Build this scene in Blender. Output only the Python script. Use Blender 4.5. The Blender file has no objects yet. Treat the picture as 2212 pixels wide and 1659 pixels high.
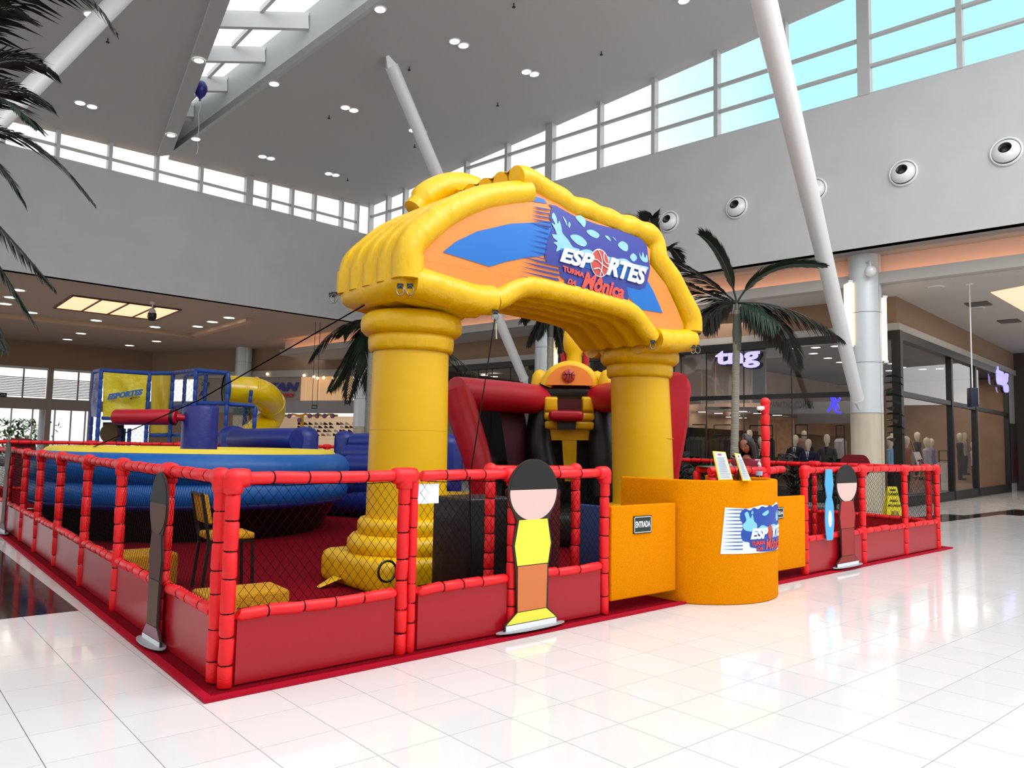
import bpy, bmesh, math, random
import numpy as np
from mathutils import Vector, Matrix
from mathutils.geometry import tessellate_polygon
R_=math.radians
random.seed(7)
scn=bpy.context.scene
COL=scn.collection
# ---------------------------------------------------------------- camera
F=1660.;CX=1106.;CY=829.5;H=1.55
YAW=R_(40.7);PIT=R_(4.56);ROLL=R_(1.1)
def camrot():
    cy,sy=math.cos(YAW),math.sin(YAW)
    f=np.array([sy*math.cos(PIT),cy*math.cos(PIT),math.sin(PIT)])
    r=np.array([cy,-sy,0.]);u=np.cross(r,f)
    c,s=math.cos(ROLL),math.sin(ROLL)
    return np.array([c*r+s*u,-s*r+c*u,f])
M=camrot();C=np.array([0,0,H])
cam=bpy.data.cameras.new('camera');camo=bpy.data.objects.new('camera',cam);COL.objects.link(camo)
cam.sensor_width=36;cam.lens=36*F/2212;cam.clip_end=400;cam.clip_start=.05
m4=Matrix(((M[0][0],M[1][0],-M[2][0],0),(M[0][1],M[1][1],-M[2][1],0),(M[0][2],M[1][2],-M[2][2],H),(0,0,0,1)))
camo.matrix_world=m4
scn.camera=camo
scn.view_settings.view_transform='Standard';scn.view_settings.look='None';scn.view_settings.gamma=1
scn.view_settings.use_curve_mapping=False
scn.view_settings.exposure=0.1
try:
    scn.cycles.max_bounces=7;scn.cycles.diffuse_bounces=3;scn.cycles.glossy_bounces=3;scn.cycles.transmission_bounces=3;scn.cycles.transparent_max_bounces=12
    scn.cycles.use_denoising=True;scn.cycles.caustics_reflective=False;scn.cycles.caustics_refractive=False
    scn.cycles.sample_clamp_indirect=4
except Exception: pass
def ray(x,y):
    d=((x-CX)/F)*M[0]-((y-CY)/F)*M[1]+M[2];return d/np.linalg.norm(d)
def gp(x,y,z=0.):
    d=ray(x,y);return C+d*((z-H)/d[2])
def onp(x,y,p0,n):
    d=ray(x,y);n=np.array(n,float);p0=np.array(p0,float);return C+d*(np.dot(p0-C,n)/np.dot(d,n))
def atD(x,y,D):
    d=ray(x,y);return C+d*(D/float(M[2]@d))
def depth(p): return float(M[2]@(np.array(p,float)-C))
CR=np.array([math.cos(YAW),-math.sin(YAW),0.]);CF=np.array([math.sin(YAW),math.cos(YAW),0.]);UP=np.array([0,0,1.])
# ---------------------------------------------------------------- world
w=bpy.data.worlds.new('world');scn.world=w;w.use_nodes=True
nt=w.node_tree;nd=nt.nodes;lk=nt.links
for n_ in list(nd): nd.remove(n_)
out=nd.new('ShaderNodeOutputWorld');bg=nd.new('ShaderNodeBackground')
tc=nd.new('ShaderNodeTexCoord');dotn=nd.new('ShaderNodeVectorMath');dotn.operation='DOT_PRODUCT'
lk.new(tc.outputs['Generated'],dotn.inputs[0])
bd=ray(2150,-50);dotn.inputs[1].default_value=tuple(bd)
ns=nd.new('ShaderNodeTexNoise');ns.inputs['Scale'].default_value=3.;ns.inputs['Detail'].default_value=3
lk.new(tc.outputs['Generated'],ns.inputs['Vector'])
ad=nd.new('ShaderNodeMath');ad.operation='MULTIPLY_ADD';ad.inputs[1].default_value=.12
lk.new(ns.outputs['Fac'],ad.inputs[0]);lk.new(dotn.outputs['Value'],ad.inputs[2])
mr=nd.new('ShaderNodeMapRange');mr.inputs['From Min'].default_value=.975;mr.inputs['From Max'].default_value=1.035
lk.new(ad.outputs[0],mr.inputs['Value'])
mx=nd.new('ShaderNodeMix');mx.data_type='RGBA'
mx.inputs['A'].default_value=(1.15,1.16,1.18,1);mx.inputs['B'].default_value=(.46,.90,1.0,1)
lk.new(mr.outputs['Result'],mx.inputs['Factor']);lk.new(mx.outputs['Result'],bg.inputs['Color'])
bg.inputs['Strength'].default_value=1.1
lk.new(bg.outputs[0],out.inputs['Surface'])
# ---------------------------------------------------------------- lights
def area(name,loc,tgt,sx,sy,power,col=(1,1,1)):
    l=bpy.data.lights.new(name,'AREA');l.shape='RECTANGLE';l.size=sx;l.size_y=sy;l.energy=power;l.color=col
    o=bpy.data.objects.new(name,l);COL.objects.link(o);o.location=loc
    o.rotation_euler=(Vector(tgt)-Vector(loc)).to_track_quat('-Z','Y').to_euler();return o
area('hall_fill_light',(8,-2,13.5),(6.5,5,0),10,9,1150,(.97,.99,1.))  # unseen overhead fill, added to brighten the hall; no roof opening there
area('hall_fill_light',(14,0,13.3),(8,8,1),7,7,480,(.97,.99,1.))  # second unseen fill, added further right
area('corridor_light',(4,35,6.7),(4,34,0),14,6,190,(1,.78,.58))
area('corridor_light',(27,5,5.9),(27,5,0),6,5,240,(1,.9,.82))
area('shop_fill_light',(25.4,15,4.7),(24.2,15,0.8),2.2,13,330,(1,.88,.78))  # area strip added inside the glass to brighten the left display
area('shop_fill_light',(30,11.9,4.7),(30,11,.8),12,2.2,330,(1,.88,.78))  # the same added brightening along the right shop face
# ---------------------------------------------------------------- materials
def lin(c):
    if isinstance(c,str): c=tuple(int(c[i:i+2],16) for i in (0,2,4))
    r=[]
    for v in c[:3]:
        v/=255.;r.append(v/12.92 if v<=.04045 else ((v+.055)/1.055)**2.4)
    return tuple(r)
MATS={}
def mat(name,col,rough=.6,metal=0.,spec=.5,bump=None,var=None,emit=0.,coat=0.,sheen=0.,alpha=None,stretch=None):
    if name in MATS: return MATS[name]
    m=bpy.data.materials.new(name);m.use_nodes=True;t=m.node_tree;b=t.nodes['Principled BSDF']
    c=lin(col)+(1,)
    b.inputs['Base Color'].default_value=c;b.inputs['Roughness'].default_value=rough
    b.inputs['Metallic'].default_value=metal;b.inputs['Specular IOR Level'].default_value=spec
    b.inputs['Coat Weight'].default_value=coat;b.inputs['Sheen Weight'].default_value=sheen
    if emit: b.inputs['Emission Color'].default_value=c;b.inputs['Emission Strength'].default_value=emit
    tcn=t.nodes.new('ShaderNodeTexCoord');mp=t.nodes.new('ShaderNodeMapping');t.links.new(tcn.outputs['Object'],mp.inputs['Vector'])
    if stretch: mp.inputs['Scale'].default_value=stretch
    if var:   # (scale, amount)
        n=t.nodes.new('ShaderNodeTexNoise');n.inputs['Scale'].default_value=var[0];n.inputs['Detail'].default_value=4
        t.links.new(mp.outputs[0],n.inputs['Vector'])
        r=t.nodes.new('ShaderNodeMapRange');r.inputs['From Min'].default_value=.3;r.inputs['From Max'].default_value=.7
        r.inputs['To Min'].default_value=1-var[1];r.inputs['To Max'].default_value=1+var[1]*.5
        t.links.new(n.outputs['Fac'],r.inputs['Value'])
        x=t.nodes.new('ShaderNodeVectorMath');x.operation='SCALE';x.inputs[0].default_value=c[:3]
        t.links.new(r.outputs[0],x.inputs['Scale']);t.links.new(x.outputs[0],b.inputs['Base Color'])
    if bump:  # (scale,strength,distance)
        n=t.nodes.new('ShaderNodeTexNoise');n.inputs['Scale'].default_value=bump[0];n.inputs['Detail'].default_value=5
        t.links.new(mp.outputs[0],n.inputs['Vector'])
        bb=t.nodes.new('ShaderNodeBump');bb.inputs['Strength'].default_value=bump[1];bb.inputs['Distance'].default_value=bump[2]
        t.links.new(n.outputs['Fac'],bb.inputs['Height']);t.links.new(bb.outputs[0],b.inputs['Normal'])
    MATS[name]=m;return m
def glass(name,refl=.5,tint=(1,1,1),ior=1.45):
    if name in MATS: return MATS[name]
    m=bpy.data.materials.new(name);m.use_nodes=True;t=m.node_tree
    for n in list(t.nodes): t.nodes.remove(n)
    o=t.nodes.new('ShaderNodeOutputMaterial');tr=t.nodes.new('ShaderNodeBsdfTransparent');gl=t.nodes.new('ShaderNodeBsdfGlossy')
    gl.inputs['Roughness'].default_value=.02;tr.inputs['Color'].default_value=tuple(tint)+(1,)
    fr=t.nodes.new('ShaderNodeFresnel');fr.inputs['IOR'].default_value=ior
    k=t.nodes.new('ShaderNodeMath');k.operation='MULTIPLY';k.inputs[1].default_value=refl;k.use_clamp=True
    mi=t.nodes.new('ShaderNodeMixShader')
    gb=t.nodes.new('ShaderNodeNewGeometry');iv=t.nodes.new('ShaderNodeMath');iv.operation='SUBTRACT';iv.inputs[0].default_value=1.;k2=t.nodes.new('ShaderNodeMath');k2.operation='MULTIPLY'
    t.links.new(gb.outputs['Backfacing'],iv.inputs[1]);t.links.new(iv.outputs[0],k2.inputs[1])
    t.links.new(fr.outputs[0],k.inputs[0]);t.links.new(k.outputs[0],k2.inputs[0]);t.links.new(k2.outputs[0],mi.inputs[0]);t.links.new(tr.outputs[0],mi.inputs[1]);t.links.new(gl.outputs[0],mi.inputs[2]);t.links.new(mi.outputs[0],o.inputs[0])
    MATS[name]=m;return m
# ---------------------------------------------------------------- mesh builder
class MB:
    def __init__(s): s.v=[];s.f=[];s.sm=[];s.mi=[];s.k=0
    def add(s,vs,fs,smooth=False):
        o=len(s.v);s.v+= [tuple(map(float,p)) for p in vs]
        for f in fs: s.f.append(tuple(i+o for i in f));s.sm.append(smooth);s.mi.append(s.k)
        return s
    def box(s,x0,x1,y0,y1,z0,z1):
        return s.hexa([(x0,y0,z0),(x1,y0,z0),(x1,y1,z0),(x0,y1,z0),(x0,y0,z1),(x1,y0,z1),(x1,y1,z1),(x0,y1,z1)])
    def hexa(s,v): return s.add(v,[(0,3,2,1),(4,5,6,7),(0,1,5,4),(1,2,6,5),(2,3,7,6),(3,0,4,7)])
    def obox(s,c,a,b,h):
        "box centred at c with half vectors a,b,h"
        c,a,b,h=map(lambda q:np.array(q,float),(c,a,b,h))
        return s.hexa([c-a-b-h,c+a-b-h,c+a+b-h,c-a+b-h,c-a-b+h,c+a-b+h,c+a+b+h,c-a+b+h])
    def rbox(s,c,a,b,h,r=.03,seg=3):
        "rounded box via bmesh bevel"
        bm=bmesh.new();c,a,b,h=map(lambda q:Vector(q),(c,a,b,h))
        vs=[bm.verts.new(c+i*a+j*b+k*h) for k in(-1,1) for j in(-1,1) for i in(-1,1)]
        for f in [(0,2,3,1),(4,5,7,6),(0,1,5,4),(2,6,7,3),(0,4,6,2),(1,3,7,5)]: bm.faces.new([vs[i] for i in f])
        bmesh.ops.bevel(bm,geom=bm.edges[:],offset=r,segments=seg,profile=.5,affect='EDGES')
        bm.verts.index_update();s.add([v.co for v in bm.verts],[[v.index for v in f.verts] for f in bm.faces],True);bm.free();return s
    def beam(s,p,q,w,h,up=(0,0,1)):
        p=np.array(p,float);q=np.array(q,float);d=q-p;L=np.linalg.norm(d);d/=L;u=np.array(up,float)
        if abs(np.dot(u,d))>.98: u=np.array([1,0,0.])
        a=np.cross(d,u);a/=np.linalg.norm(a);b=np.cross(a,d)
        return s.obox((p+q)/2,d*L/2,a*w/2,b*h/2)
    def tube(s,pts,r,n=10,cap=True,closed=False,smooth=True,flat=None):
        P=[np.array(p,float) for p in pts];m=len(P)
        rr=[r]*m if not hasattr(r,'__len__') else list(r)
        ref=None;rings=[]
        for i in range(m):
            if closed: t=P[(i+1)%m]-P[i-1]
            else: t=P[min(i+1,m-1)]-P[max(i-1,0)]
            t=t/(np.linalg.norm(t)+1e-12)
            if ref is None:
                ref=np.array([0,0,1.]) if abs(t[2])<.9 else np.array([0,1.,0])
                if flat is not None: ref=np.array(flat,float)
            a=np.cross(t,ref);a/=(np.linalg.norm(a)+1e-12);b=np.cross(a,t)
            if flat is None: ref=b
            rings.append([P[i]+rr[i]*(math.cos(2*math.pi*j/n)*a+math.sin(2*math.pi*j/n)*b) for j in range(n)])
        vs=[q for g_ in rings for q in g_];fs=[]
        for i in range(m if closed else m-1):
            i2=(i+1)%m
            for j in range(n): fs.append((i*n+j,i*n+(j+1)%n,i2*n+(j+1)%n,i2*n+j))
        s.add(vs,fs,smooth)
        if cap and not closed:
            s.add(rings[0],[tuple(range(n))],False);s.add(rings[-1],[tuple(range(n))[::-1]],False)
        return s
    def lathe(s,prof,c=(0,0,0),n=24,ax=(0,0,1),smooth=True,sx=1.,sy=1.,cap=True):
        ax=np.array(ax,float);ax/=np.linalg.norm(ax)
        a=np.array([1,0,0.]) if abs(ax[2])>.7 else np.cross(ax,[0,0,1.])
        a=a-np.dot(a,ax)*ax;a/=np.linalg.norm(a);b=np.cross(ax,a);c=np.array(c,float)
        vs=[];fs=[];m=len(prof)
        for (r,z) in prof:
            for j in range(n):
                t=2*math.pi*j/n;vs.append(c+ax*z+a*math.cos(t)*r*sx+b*math.sin(t)*r*sy)
        for i in range(m-1):
            for j in range(n): fs.append((i*n+j,i*n+(j+1)%n,(i+1)*n+(j+1)%n,(i+1)*n+j))
        s.add(vs,fs,smooth)
        if cap:
            if prof[0][0]>1e-4: s.add(vs[:n],[tuple(range(n))[::-1]])
            if prof[-1][0]>1e-4: s.add(vs[-n:],[tuple(range(n))])
        return s
    def sphere(s,c,r,n=14,m=8,sc=(1,1,1)):
        prof=[(max(1e-5,math.sin(math.pi*i/m)),-math.cos(math.pi*i/m)) for i in range(m+1)]
        vs=[];fs=[]
        for (q,z) in prof:
            for j in range(n):
                t=2*math.pi*j/n;vs.append((c[0]+r*sc[0]*q*math.cos(t),c[1]+r*sc[1]*q*math.sin(t),c[2]+r*sc[2]*z))
        for i in range(m):
            for j in range(n): fs.append((i*n+j,i*n+(j+1)%n,(i+1)*n+(j+1)%n,(i+1)*n+j))
        return s.add(vs,fs,True)
    def prism(s,poly,off):
        "poly: list of 3D points, extruded by vector off"
        P=[np.array(p,float) for p in poly];o=np.array(off,float);n=len(P)
        tri=tessellate_polygon([[Vector(p) for p in P]])
        s.add(P,[t for t in tri]);s.add([p+o for p in P],[t[::-1] for t in tri])
        s.add(P+[p+o for p in P],[(i,(i+1)%n,(i+1)%n+n,i+n) for i in range(n)])
        return s
    def flatpoly(s,uv,fn,maxe=.15):
        "2D polygon uv, subdivided, mapped by fn(u,v)"
        tri=tessellate_polygon([[Vector((u,v,0)) for u,v in uv]])
        bm=bmesh.new();vs=[bm.verts.new((u,v,0)) for u,v in uv]
        for t in tri:
            try: bm.faces.new([vs[i] for i in t])
            except Exception: pass
        for _ in range(6):
            es=[e for e in bm.edges if e.calc_length()>maxe]
            if not es: break
            bmesh.ops.subdivide_edges(bm,edges=es,cuts=1);bmesh.ops.triangulate(bm,faces=bm.faces[:])
        bm.verts.index_update()
        s.add([fn(v.co.x,v.co.y) for v in bm.verts],[[v.index for v in f.verts] for f in bm.faces],True);bm.free();return s
def smooth2(P,n=4):
    P=[np.array(p,float) for p in P];o=[];m=len(P)
    for i in range(m):
        a,b,c,d=P[i-1],P[i],P[(i+1)%m],P[(i+2)%m]
        for k in range(n):
            t=k/n;o.append(tuple(.5*((2*b)+(c-a)*t+(2*a-5*b+4*c-d)*t*t+(3*b-a-3*c+d)*t**3)))
    return o
OFF={}
def obj(name,mb,mt,parent=None,kind=None,fixn=False):
    me=bpy.data.meshes.new(name)
    o=bpy.data.objects.new(name,me);COL.objects.link(o)
    off=np.zeros(3)
    if parent is not None: o.parent=parent;off=OFF.get(parent.name,np.zeros(3))
    OFF[o.name]=off
    me.from_pydata([(v[0]-off[0],v[1]-off[1],v[2]-off[2]) for v in mb.v],[],mb.f)
    if any(mb.sm): me.polygons.foreach_set('use_smooth',mb.sm)
    for mm in (mt if isinstance(mt,(list,tuple)) else [mt]): me.materials.append(mm)
    if any(mb.mi): me.polygons.foreach_set('material_index',mb.mi)
    bm=bmesh.new();bm.from_mesh(me);bmesh.ops.recalc_face_normals(bm,faces=bm.faces);bm.to_mesh(me);bm.free()
    me.update()
    if kind: o['kind']=kind
    return o
def tag(o,label,cat,group=None,kind=None):
    o['label']=label;o['category']=cat
    if group: o['group']=group
    if kind: o['kind']=kind
    return o
def thing(name,label,cat,loc=(0,0,0),group=None,rz=0):
    "rz==0: children are given in world coordinates; otherwise build children in local coordinates with OFF cleared"
    o=bpy.data.objects.new(name,None);COL.objects.link(o);o.location=tuple(loc);o.rotation_euler=(0,0,rz);o.empty_display_size=.1
    OFF[o.name]=np.array(loc,float) if rz==0 else np.zeros(3)
    return tag(o,label,cat,group)
def localthing(name,label,cat,loc=(0,0,0),rz=0.,group=None):
    o=thing(name,label,cat,loc,group);o.rotation_euler=(0,0,rz);OFF[o.name]=np.zeros(3);return o
def dup(root,loc,rz,label,group=None):
    r=root.copy();COL.objects.link(r);r.location=tuple(loc);r.rotation_euler=(0,0,rz);r['label']=label
    if group: r['group']=group
    for ch in list(root.children):
        c=ch.copy();COL.objects.link(c);c.parent=r
        for g_ in ch.children:
            d=g_.copy();COL.objects.link(d);d.parent=c
    return r
def struct(name,mb,mt,parent=None):
    o=obj(name,mb,mt,parent)
    if parent is None: o['kind']='structure'
    return o
def quadmap(bl,br,tl):
    bl,br,tl=map(lambda q:np.array(q,float),(bl,br,tl));return lambda u,v: bl+(br-bl)*u+(tl-bl)*v
TXT={}
def text_mb(s,fn,depthv,bold=.02,shear=0.,mb=None,aspect=False):
    "text normalised to unit box, mapped by fn(u,v); depthv = thickness vector"
    cu=bpy.data.curves.new('t','FONT');cu.body=s;cu.size=1;cu.offset=bold;cu.shear=shear;cu.resolution_u=3
    o=bpy.data.objects.new('t',cu);COL.objects.link(o)
    me=bpy.data.meshes.new_from_object(o);bpy.data.objects.remove(o);bpy.data.curves.remove(cu)
    V=np.array([v.co[:2] for v in me.vertices]) if len(me.vertices) else np.zeros((1,2))
    lo=V.min(0);hi=V.max(0);mb=mb or MB();d=np.array(depthv,float)
    pts=[fn((x-lo[0])/(hi[0]-lo[0]),(y-lo[1])/(hi[1]-lo[1])) for x,y in V]
    fs=[tuple(p.vertices) for p in me.polygons]
    mb.add(pts,fs);mb.add([np.array(p)+d for p in pts],fs)
    ec={}
    for f in fs:
        for i in range(len(f)):
            e=(f[i],f[(i+1)%len(f)]);k=(min(e),max(e));ec[k]=ec.get(k,0)+1
    be=[k for k,c_ in ec.items() if c_==1];n=len(pts)
    mb.add(list(pts)+[np.array(p)+d for p in pts],[(a,b,b+n,a+n) for a,b in be])
    bpy.data.meshes.remove(me);return mb
# palette
m_white=mat('wall_paint',(190,191,192),.75,var=(1.2,.04));m_ceil=mat('ceiling_paint',(196,197,196),.8)
m_lowceil=mat('low_ceiling_paint',(188,184,180),.8)
m_beige=mat('beige_wall_paint',(150,122,98),.8);m_cream=mat('cream_trim',(176,172,166),.7)
m_orangewall=mat('cove_wall_paint',(232,198,178),.8)
m_metalw=mat('white_metal',(226,228,228),.4,.1);m_alu=mat('aluminium_frame',(190,192,192),.45,.3)
m_black=mat('black_metal',(14,14,15),.4);m_dark=mat('dark_interior',(34,31,31),.7)
m_red=mat('red_foam_sleeve',(232,14,24),.45,bump=(60,.25,.01),stretch=(1,1,3),spec=.5)
m_panel=mat('red_board',(164,12,28),.3,spec=.5)
m_tie=mat('black_tie',(5,5,5),.7,spec=.1)
m_yel=mat('yellow_vinyl',(232,184,4),.38,bump=(5.5,.75,.05),stretch=(1,1,.45),spec=.45)
m_yel2=mat('yellow_vinyl_smooth',(230,182,4),.4,bump=(3,.25,.03),spec=.45)
m_blue=mat('blue_vinyl',(4,94,176),.38,bump=(4,.5,.04),stretch=(1,1,.4))
m_navy=mat('navy_vinyl',(24,34,120),.4,bump=(5,.4,.03));m_blackv=mat('black_vinyl',(10,10,16),.4,bump=(5,.4,.03))
m_redv=mat('red_vinyl',(182,14,36),.38,bump=(3,.3,.03));m_orv=mat('orange_vinyl',(240,140,60),.42,bump=(3,.3,.03))
m_carpet=mat('red_carpet',(128,2,22),.95,spec=.08,bump=(180,.6,.01),var=(60,.35));m_carped=mat('red_carpet_edge',(170,8,38),.8,spec=.15,bump=(120,.4,.01))
m_oc=mat('orange_carpet',(246,150,2),.95,spec=.05,bump=(190,.8,.015),var=(150,.22),sheen=0.)
m_glass=glass('clear_glass',.25,(.99,.99,.99));m_shopglass=glass('shop_glass',1.3,(.94,.94,.94))
m_lamp=mat('lamp_glow',(255,250,240),.5,emit=9.);m_warmlamp=mat('warm_lamp_glow',(255,214,150),.5,emit=5.)
# ---------------------------------------------------------------- mall frame
def unit(v): v=np.array(v,float);return v/np.linalg.norm(v)
mY=unit((-.120,.993,0));mX=unit((.997,.075,0))
P0=atD(1870,533,19.9);nR=np.cross(mY,UP);nL=np.cross(mX,UP)   # nR points to +X (outwards), nL points to -Y
def onR(x,y): return onp(x,y,P0,nR)
corn=onR(785,695);LOWZ=6.85;TOPZ=10.9
def onL(x,y): return onp(x,y,corn,nL)
A_=onR(798,440);B_=onR(1795,0);C_=onL(235,306);nC=np.cross(B_-A_,C_-A_);nC/=np.linalg.norm(nC)
if nC[2]<0:nC=-nC
def onC(x,y): return onp(x,y,A_,nC)
def ceilz(x,y): return A_[2]-(nC[0]*(x-A_[0])+nC[1]*(y-A_[1]))/nC[2]
cor2=np.array([corn[0],corn[1],0])
def Rp(t,z,o=0): p=cor2-mY*t+nR*o;return np.array([p[0],p[1],z])    # t metres from inner corner toward camera, o outwards
def Lp(t,z,o=0): p=cor2-mX*t-nL*o;return np.array([p[0],p[1],z])
def tR(x,y=500): q=onR(x,y)-cor2;return float(-np.dot(q,mY))
def tL(x,y=500): q=onL(x,y)-cor2;return float(-np.dot(q,mX))
# ---- floor with tiles
TX,TY=.432,.4425;X0=3.40;Y0=3.85
def tilemesh(x0,x1,y0,y1,z=0.):
    g_=.0022
    a=(x0+g_,y0+g_);b=(x1-g_,y1-g_)
    return [(a[0],a[1],z),(b[0],a[1],z),(b[0],b[1],z),(a[0],b[1],z),(a[0],a[1],z-.008),(b[0],a[1],z-.008),(b[0],b[1],z-.008),(a[0],b[1],z-.008)]
TF=[(0,1,2,3),(0,4,5,1),(1,5,6,2),(2,6,7,3),(3,7,4,0)]
def floormat(name,col,vr):
    m=mat(name,col,.09,spec=.55)
    t=m.node_tree;b=t.nodes['Principled BSDF']
    gi=t.nodes.new('ShaderNodeNewGeometry');oi=t.nodes.new('ShaderNodeObjectInfo');s=t.nodes.new('ShaderNodeMath');s.operation='ADD'
    t.links.new(gi.outputs['Random Per Island'],s.inputs[0]);t.links.new(oi.outputs['Random'],s.inputs[1])
    fr=t.nodes.new('ShaderNodeMath');fr.operation='FRACT';t.links.new(s.outputs[0],fr.inputs[0])
    tcn=t.nodes.new('ShaderNodeTexCoord');n1=t.nodes.new('ShaderNodeTexNoise');n1.inputs['Scale'].default_value=220;n1.inputs['Detail'].default_value=2
    t.links.new(gi.outputs['Position'],n1.inputs['Vector'])
    r=t.nodes.new('ShaderNodeMapRange');r.inputs['To Min'].default_value=1-vr;r.inputs['To Max'].default_value=1.;t.links.new(fr.outputs[0],r.inputs['Value'])
    r2=t.nodes.new('ShaderNodeMapRange');r2.inputs['From Min'].default_value=.62;r2.inputs['From Max'].default_value=.75;r2.inputs['To Min'].default_value=1;r2.inputs['To Max'].default_value=.86;t.links.new(n1.outputs['Fac'],r2.inputs['Value'])
    mu=t.nodes.new('ShaderNodeMath');mu.operation='MULTIPLY';t.links.new(r.outputs[0],mu.inputs[0]);t.links.new(r2.outputs[0],mu.inputs[1])
    x=t.nodes.new('ShaderNodeVectorMath');x.operation='SCALE';x.inputs[0].default_value=lin(col);t.links.new(mu.outputs[0],x.inputs['Scale']);t.links.new(x.outputs[0],b.inputs['Base Color'])
    n2=t.nodes.new('ShaderNodeTexNoise');n2.inputs['Scale'].default_value=3;t.links.new(gi.outputs['Position'],n2.inputs['Vector'])
    r3=t.nodes.new('ShaderNodeMapRange');r3.inputs['To Min'].default_value=.05;r3.inputs['To Max'].default_value=.13;t.links.new(n2.outputs['Fac'],r3.inputs['Value']);t.links.new(r3.outputs[0],b.inputs['Roughness'])
    return m
m_tile=floormat('white_stone_tile',(226,225,224),.05);m_dtile=floormat('black_stone_tile',(34,34,36),.3)
fl=MB();fl.box(-14,60,-8,70,-.3,-.009);floor=struct('floor',fl,mat('grout',(120,118,114),.8))
def isdark(x,y):
    if x<1.60 and y>7.88: return True
    d=np.array([x,y,0])-np.array([25.2,9.1,0]);a=float(np.dot(d,mX));b=-float(np.dot(d,nL))
    return -1.45<b<-.55 and a>-14 and False or (-2.6<float(np.dot(d,unit((.11,1,0))))<-1.9 and x>16)
cand=[];near=[]
i0,i1=-18,130;j0,j1=-18,140
for i in range(i0,i1):
    for j in range(j0,j1):
        x=X0+i*TX;y=Y0+j*TY;cx=x+TX/2;cy=y+TY/2
        if x>46 or y>46 or (y>50-0.0*x): continue
        under=(1.95<cx<13.1 and 5.1<cy<18.5)
        p=np.array([cx,cy,0])-C;v=M@p
        vis=False
        if v[2]>.8 and not under:
            px=CX+F*v[0]/v[2];py=CY-F*v[1]/v[2];vis=(-60<px<2270 and py<1730)
            if 1.6<cx<13.6 and 4.7<cy<18.6: vis=False
        if under: continue
        if vis: near.append((v[2],i,j))
        else: cand.append((i,j))
near.sort();ind=near[:300];rest=[(i,j) for _,i,j in near[300:]]+cand
tm={}
for _,i,j in ind:
    dk=isdark(X0+(i+.5)*TX,Y0+(j+.5)*TY)
    if dk not in tm:
        me=bpy.data.meshes.new('floor_tile');me.from_pydata(tilemesh(0,TX,0,TY),[],TF);me.materials.append(m_dtile if dk else m_tile);tm[dk]=me
    o=bpy.data.objects.new('floor_tile',tm[dk]);COL.objects.link(o);o.parent=floor;o.location=(X0+i*TX,Y0+j*TY,0)
for dk,nm in ((False,'floor_tiles_far'),(True,'dark_tiles_far')):
    vs=[];fs=[]
    for i,j in rest:
        if isdark(X0+(i+.5)*TX,Y0+(j+.5)*TY)!=dk: continue
        o=len(vs);vs+=tilemesh(X0+i*TX,X0+(i+1)*TX,Y0+j*TY,Y0+(j+1)*TY);fs+=[tuple(k+o for k in f) for f in TF]
    me=bpy.data.meshes.new('floor_tile');me.from_pydata(vs,[],fs);me.materials.append(m_dtile if dk else m_tile)
    o=bpy.data.objects.new('floor_tile',me);COL.objects.link(o);o.parent=floor;o['kind']='stuff'
# ---- high walls (fascias)
TH=.3
def wallslab(P,t0,t1,z0,z1,o0=0,o1=TH):
    return MB().hexa([P(t0,z0,o0),P(t1,z0,o0),P(t1,z0,o1),P(t0,z0,o1),P(t0,z1,o0),P(t1,z1,o0),P(t1,z1,o1),P(t0,z1,o1)])
struct('wall_right',wallslab(Rp,0,34,LOWZ,TOPZ),m_white)
struct('wall_left',wallslab(Lp,-.3,24,LOWZ,TOPZ),m_white)
# clerestory windows
def cleres(P,ts,name,horiz,w=.14,big=(),sgn=1,gl=m_glass):
    root=bpy.data.objects.new(name,None);COL.objects.link(root);root['kind']='structure';root.location=tuple(P(ts[0],TOPZ,.1));OFF[root.name]=np.array(P(ts[0],TOPZ,.1))
    def top(t): p=P(t,0,.1);return ceilz(p[0],p[1])+.02
    fr=MB()
    fr.beam(P(ts[0],TOPZ+.03,.12),P(ts[-1],TOPZ+.03,.12),.1,.06);obj('window_sill',fr,m_alu,root)
    for k,t in enumerate(ts):
        ww=w*(2.4 if k in big else 1);mb=MB()
        mb.hexa([P(t-ww/2,TOPZ,-.02),P(t+ww/2,TOPZ,-.02),P(t+ww/2,TOPZ,.22),P(t-ww/2,TOPZ,.22),P(t-ww/2,top(t),-.02),P(t+ww/2,top(t),-.02),P(t+ww/2,top(t),.22),P(t-ww/2,top(t),.22)])
        obj('mullion',mb,m_alu,root)
    for a,b in zip(ts[:-1],ts[1:]):
        zt=min(top(a),top(b));pz=TOPZ
        for hz in horiz:
            if hz>zt-.15: continue
            mb=MB();mb.hexa([P(a+w/2,hz-.04,.04),P(b-w/2,hz-.04,.04),P(b-w/2,hz-.04,.16),P(a+w/2,hz-.04,.16),P(a+w/2,hz+.04,.04),P(b-w/2,hz+.04,.04),P(b-w/2,hz+.04,.16),P(a+w/2,hz+.04,.16)])
            obj('transom',mb,m_alu,root)
        mb=MB();mb.hexa([P(a,TOPZ,.1),P(b,TOPZ,.1),P(b,TOPZ,.11),P(a,TOPZ,.11),P(a,top(a),.1),P(b,top(b),.1),P(b,top(b),.11),P(a,top(a),.11)])
        obj('pane',mb,gl,root)
    return root
tsR=[tR(x,y) for x,y in ((835,470),(872,450),(936,440),(1004,400),(1093,350),(1186,300),(1294,250),(1411,220),(1546,180),(1693,130),(1864,80),(2071,60))]
tsR+= [tsR[-1]+2.6,tsR[-1]+5.2]
tsR=[.15]+tsR
hR=[onR(1300,322)[2],onR(1300,258)[2]]
hR=[TOPZ+(z-TOPZ) for z in hR]
cleres(Rp,tsR,'window_1',[11.68,12.48],.13,big=(6,11))
tsL=[tL(x,400) for x in (776,742,683,634,585,540,435,338,235,120,0,-130)]
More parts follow.
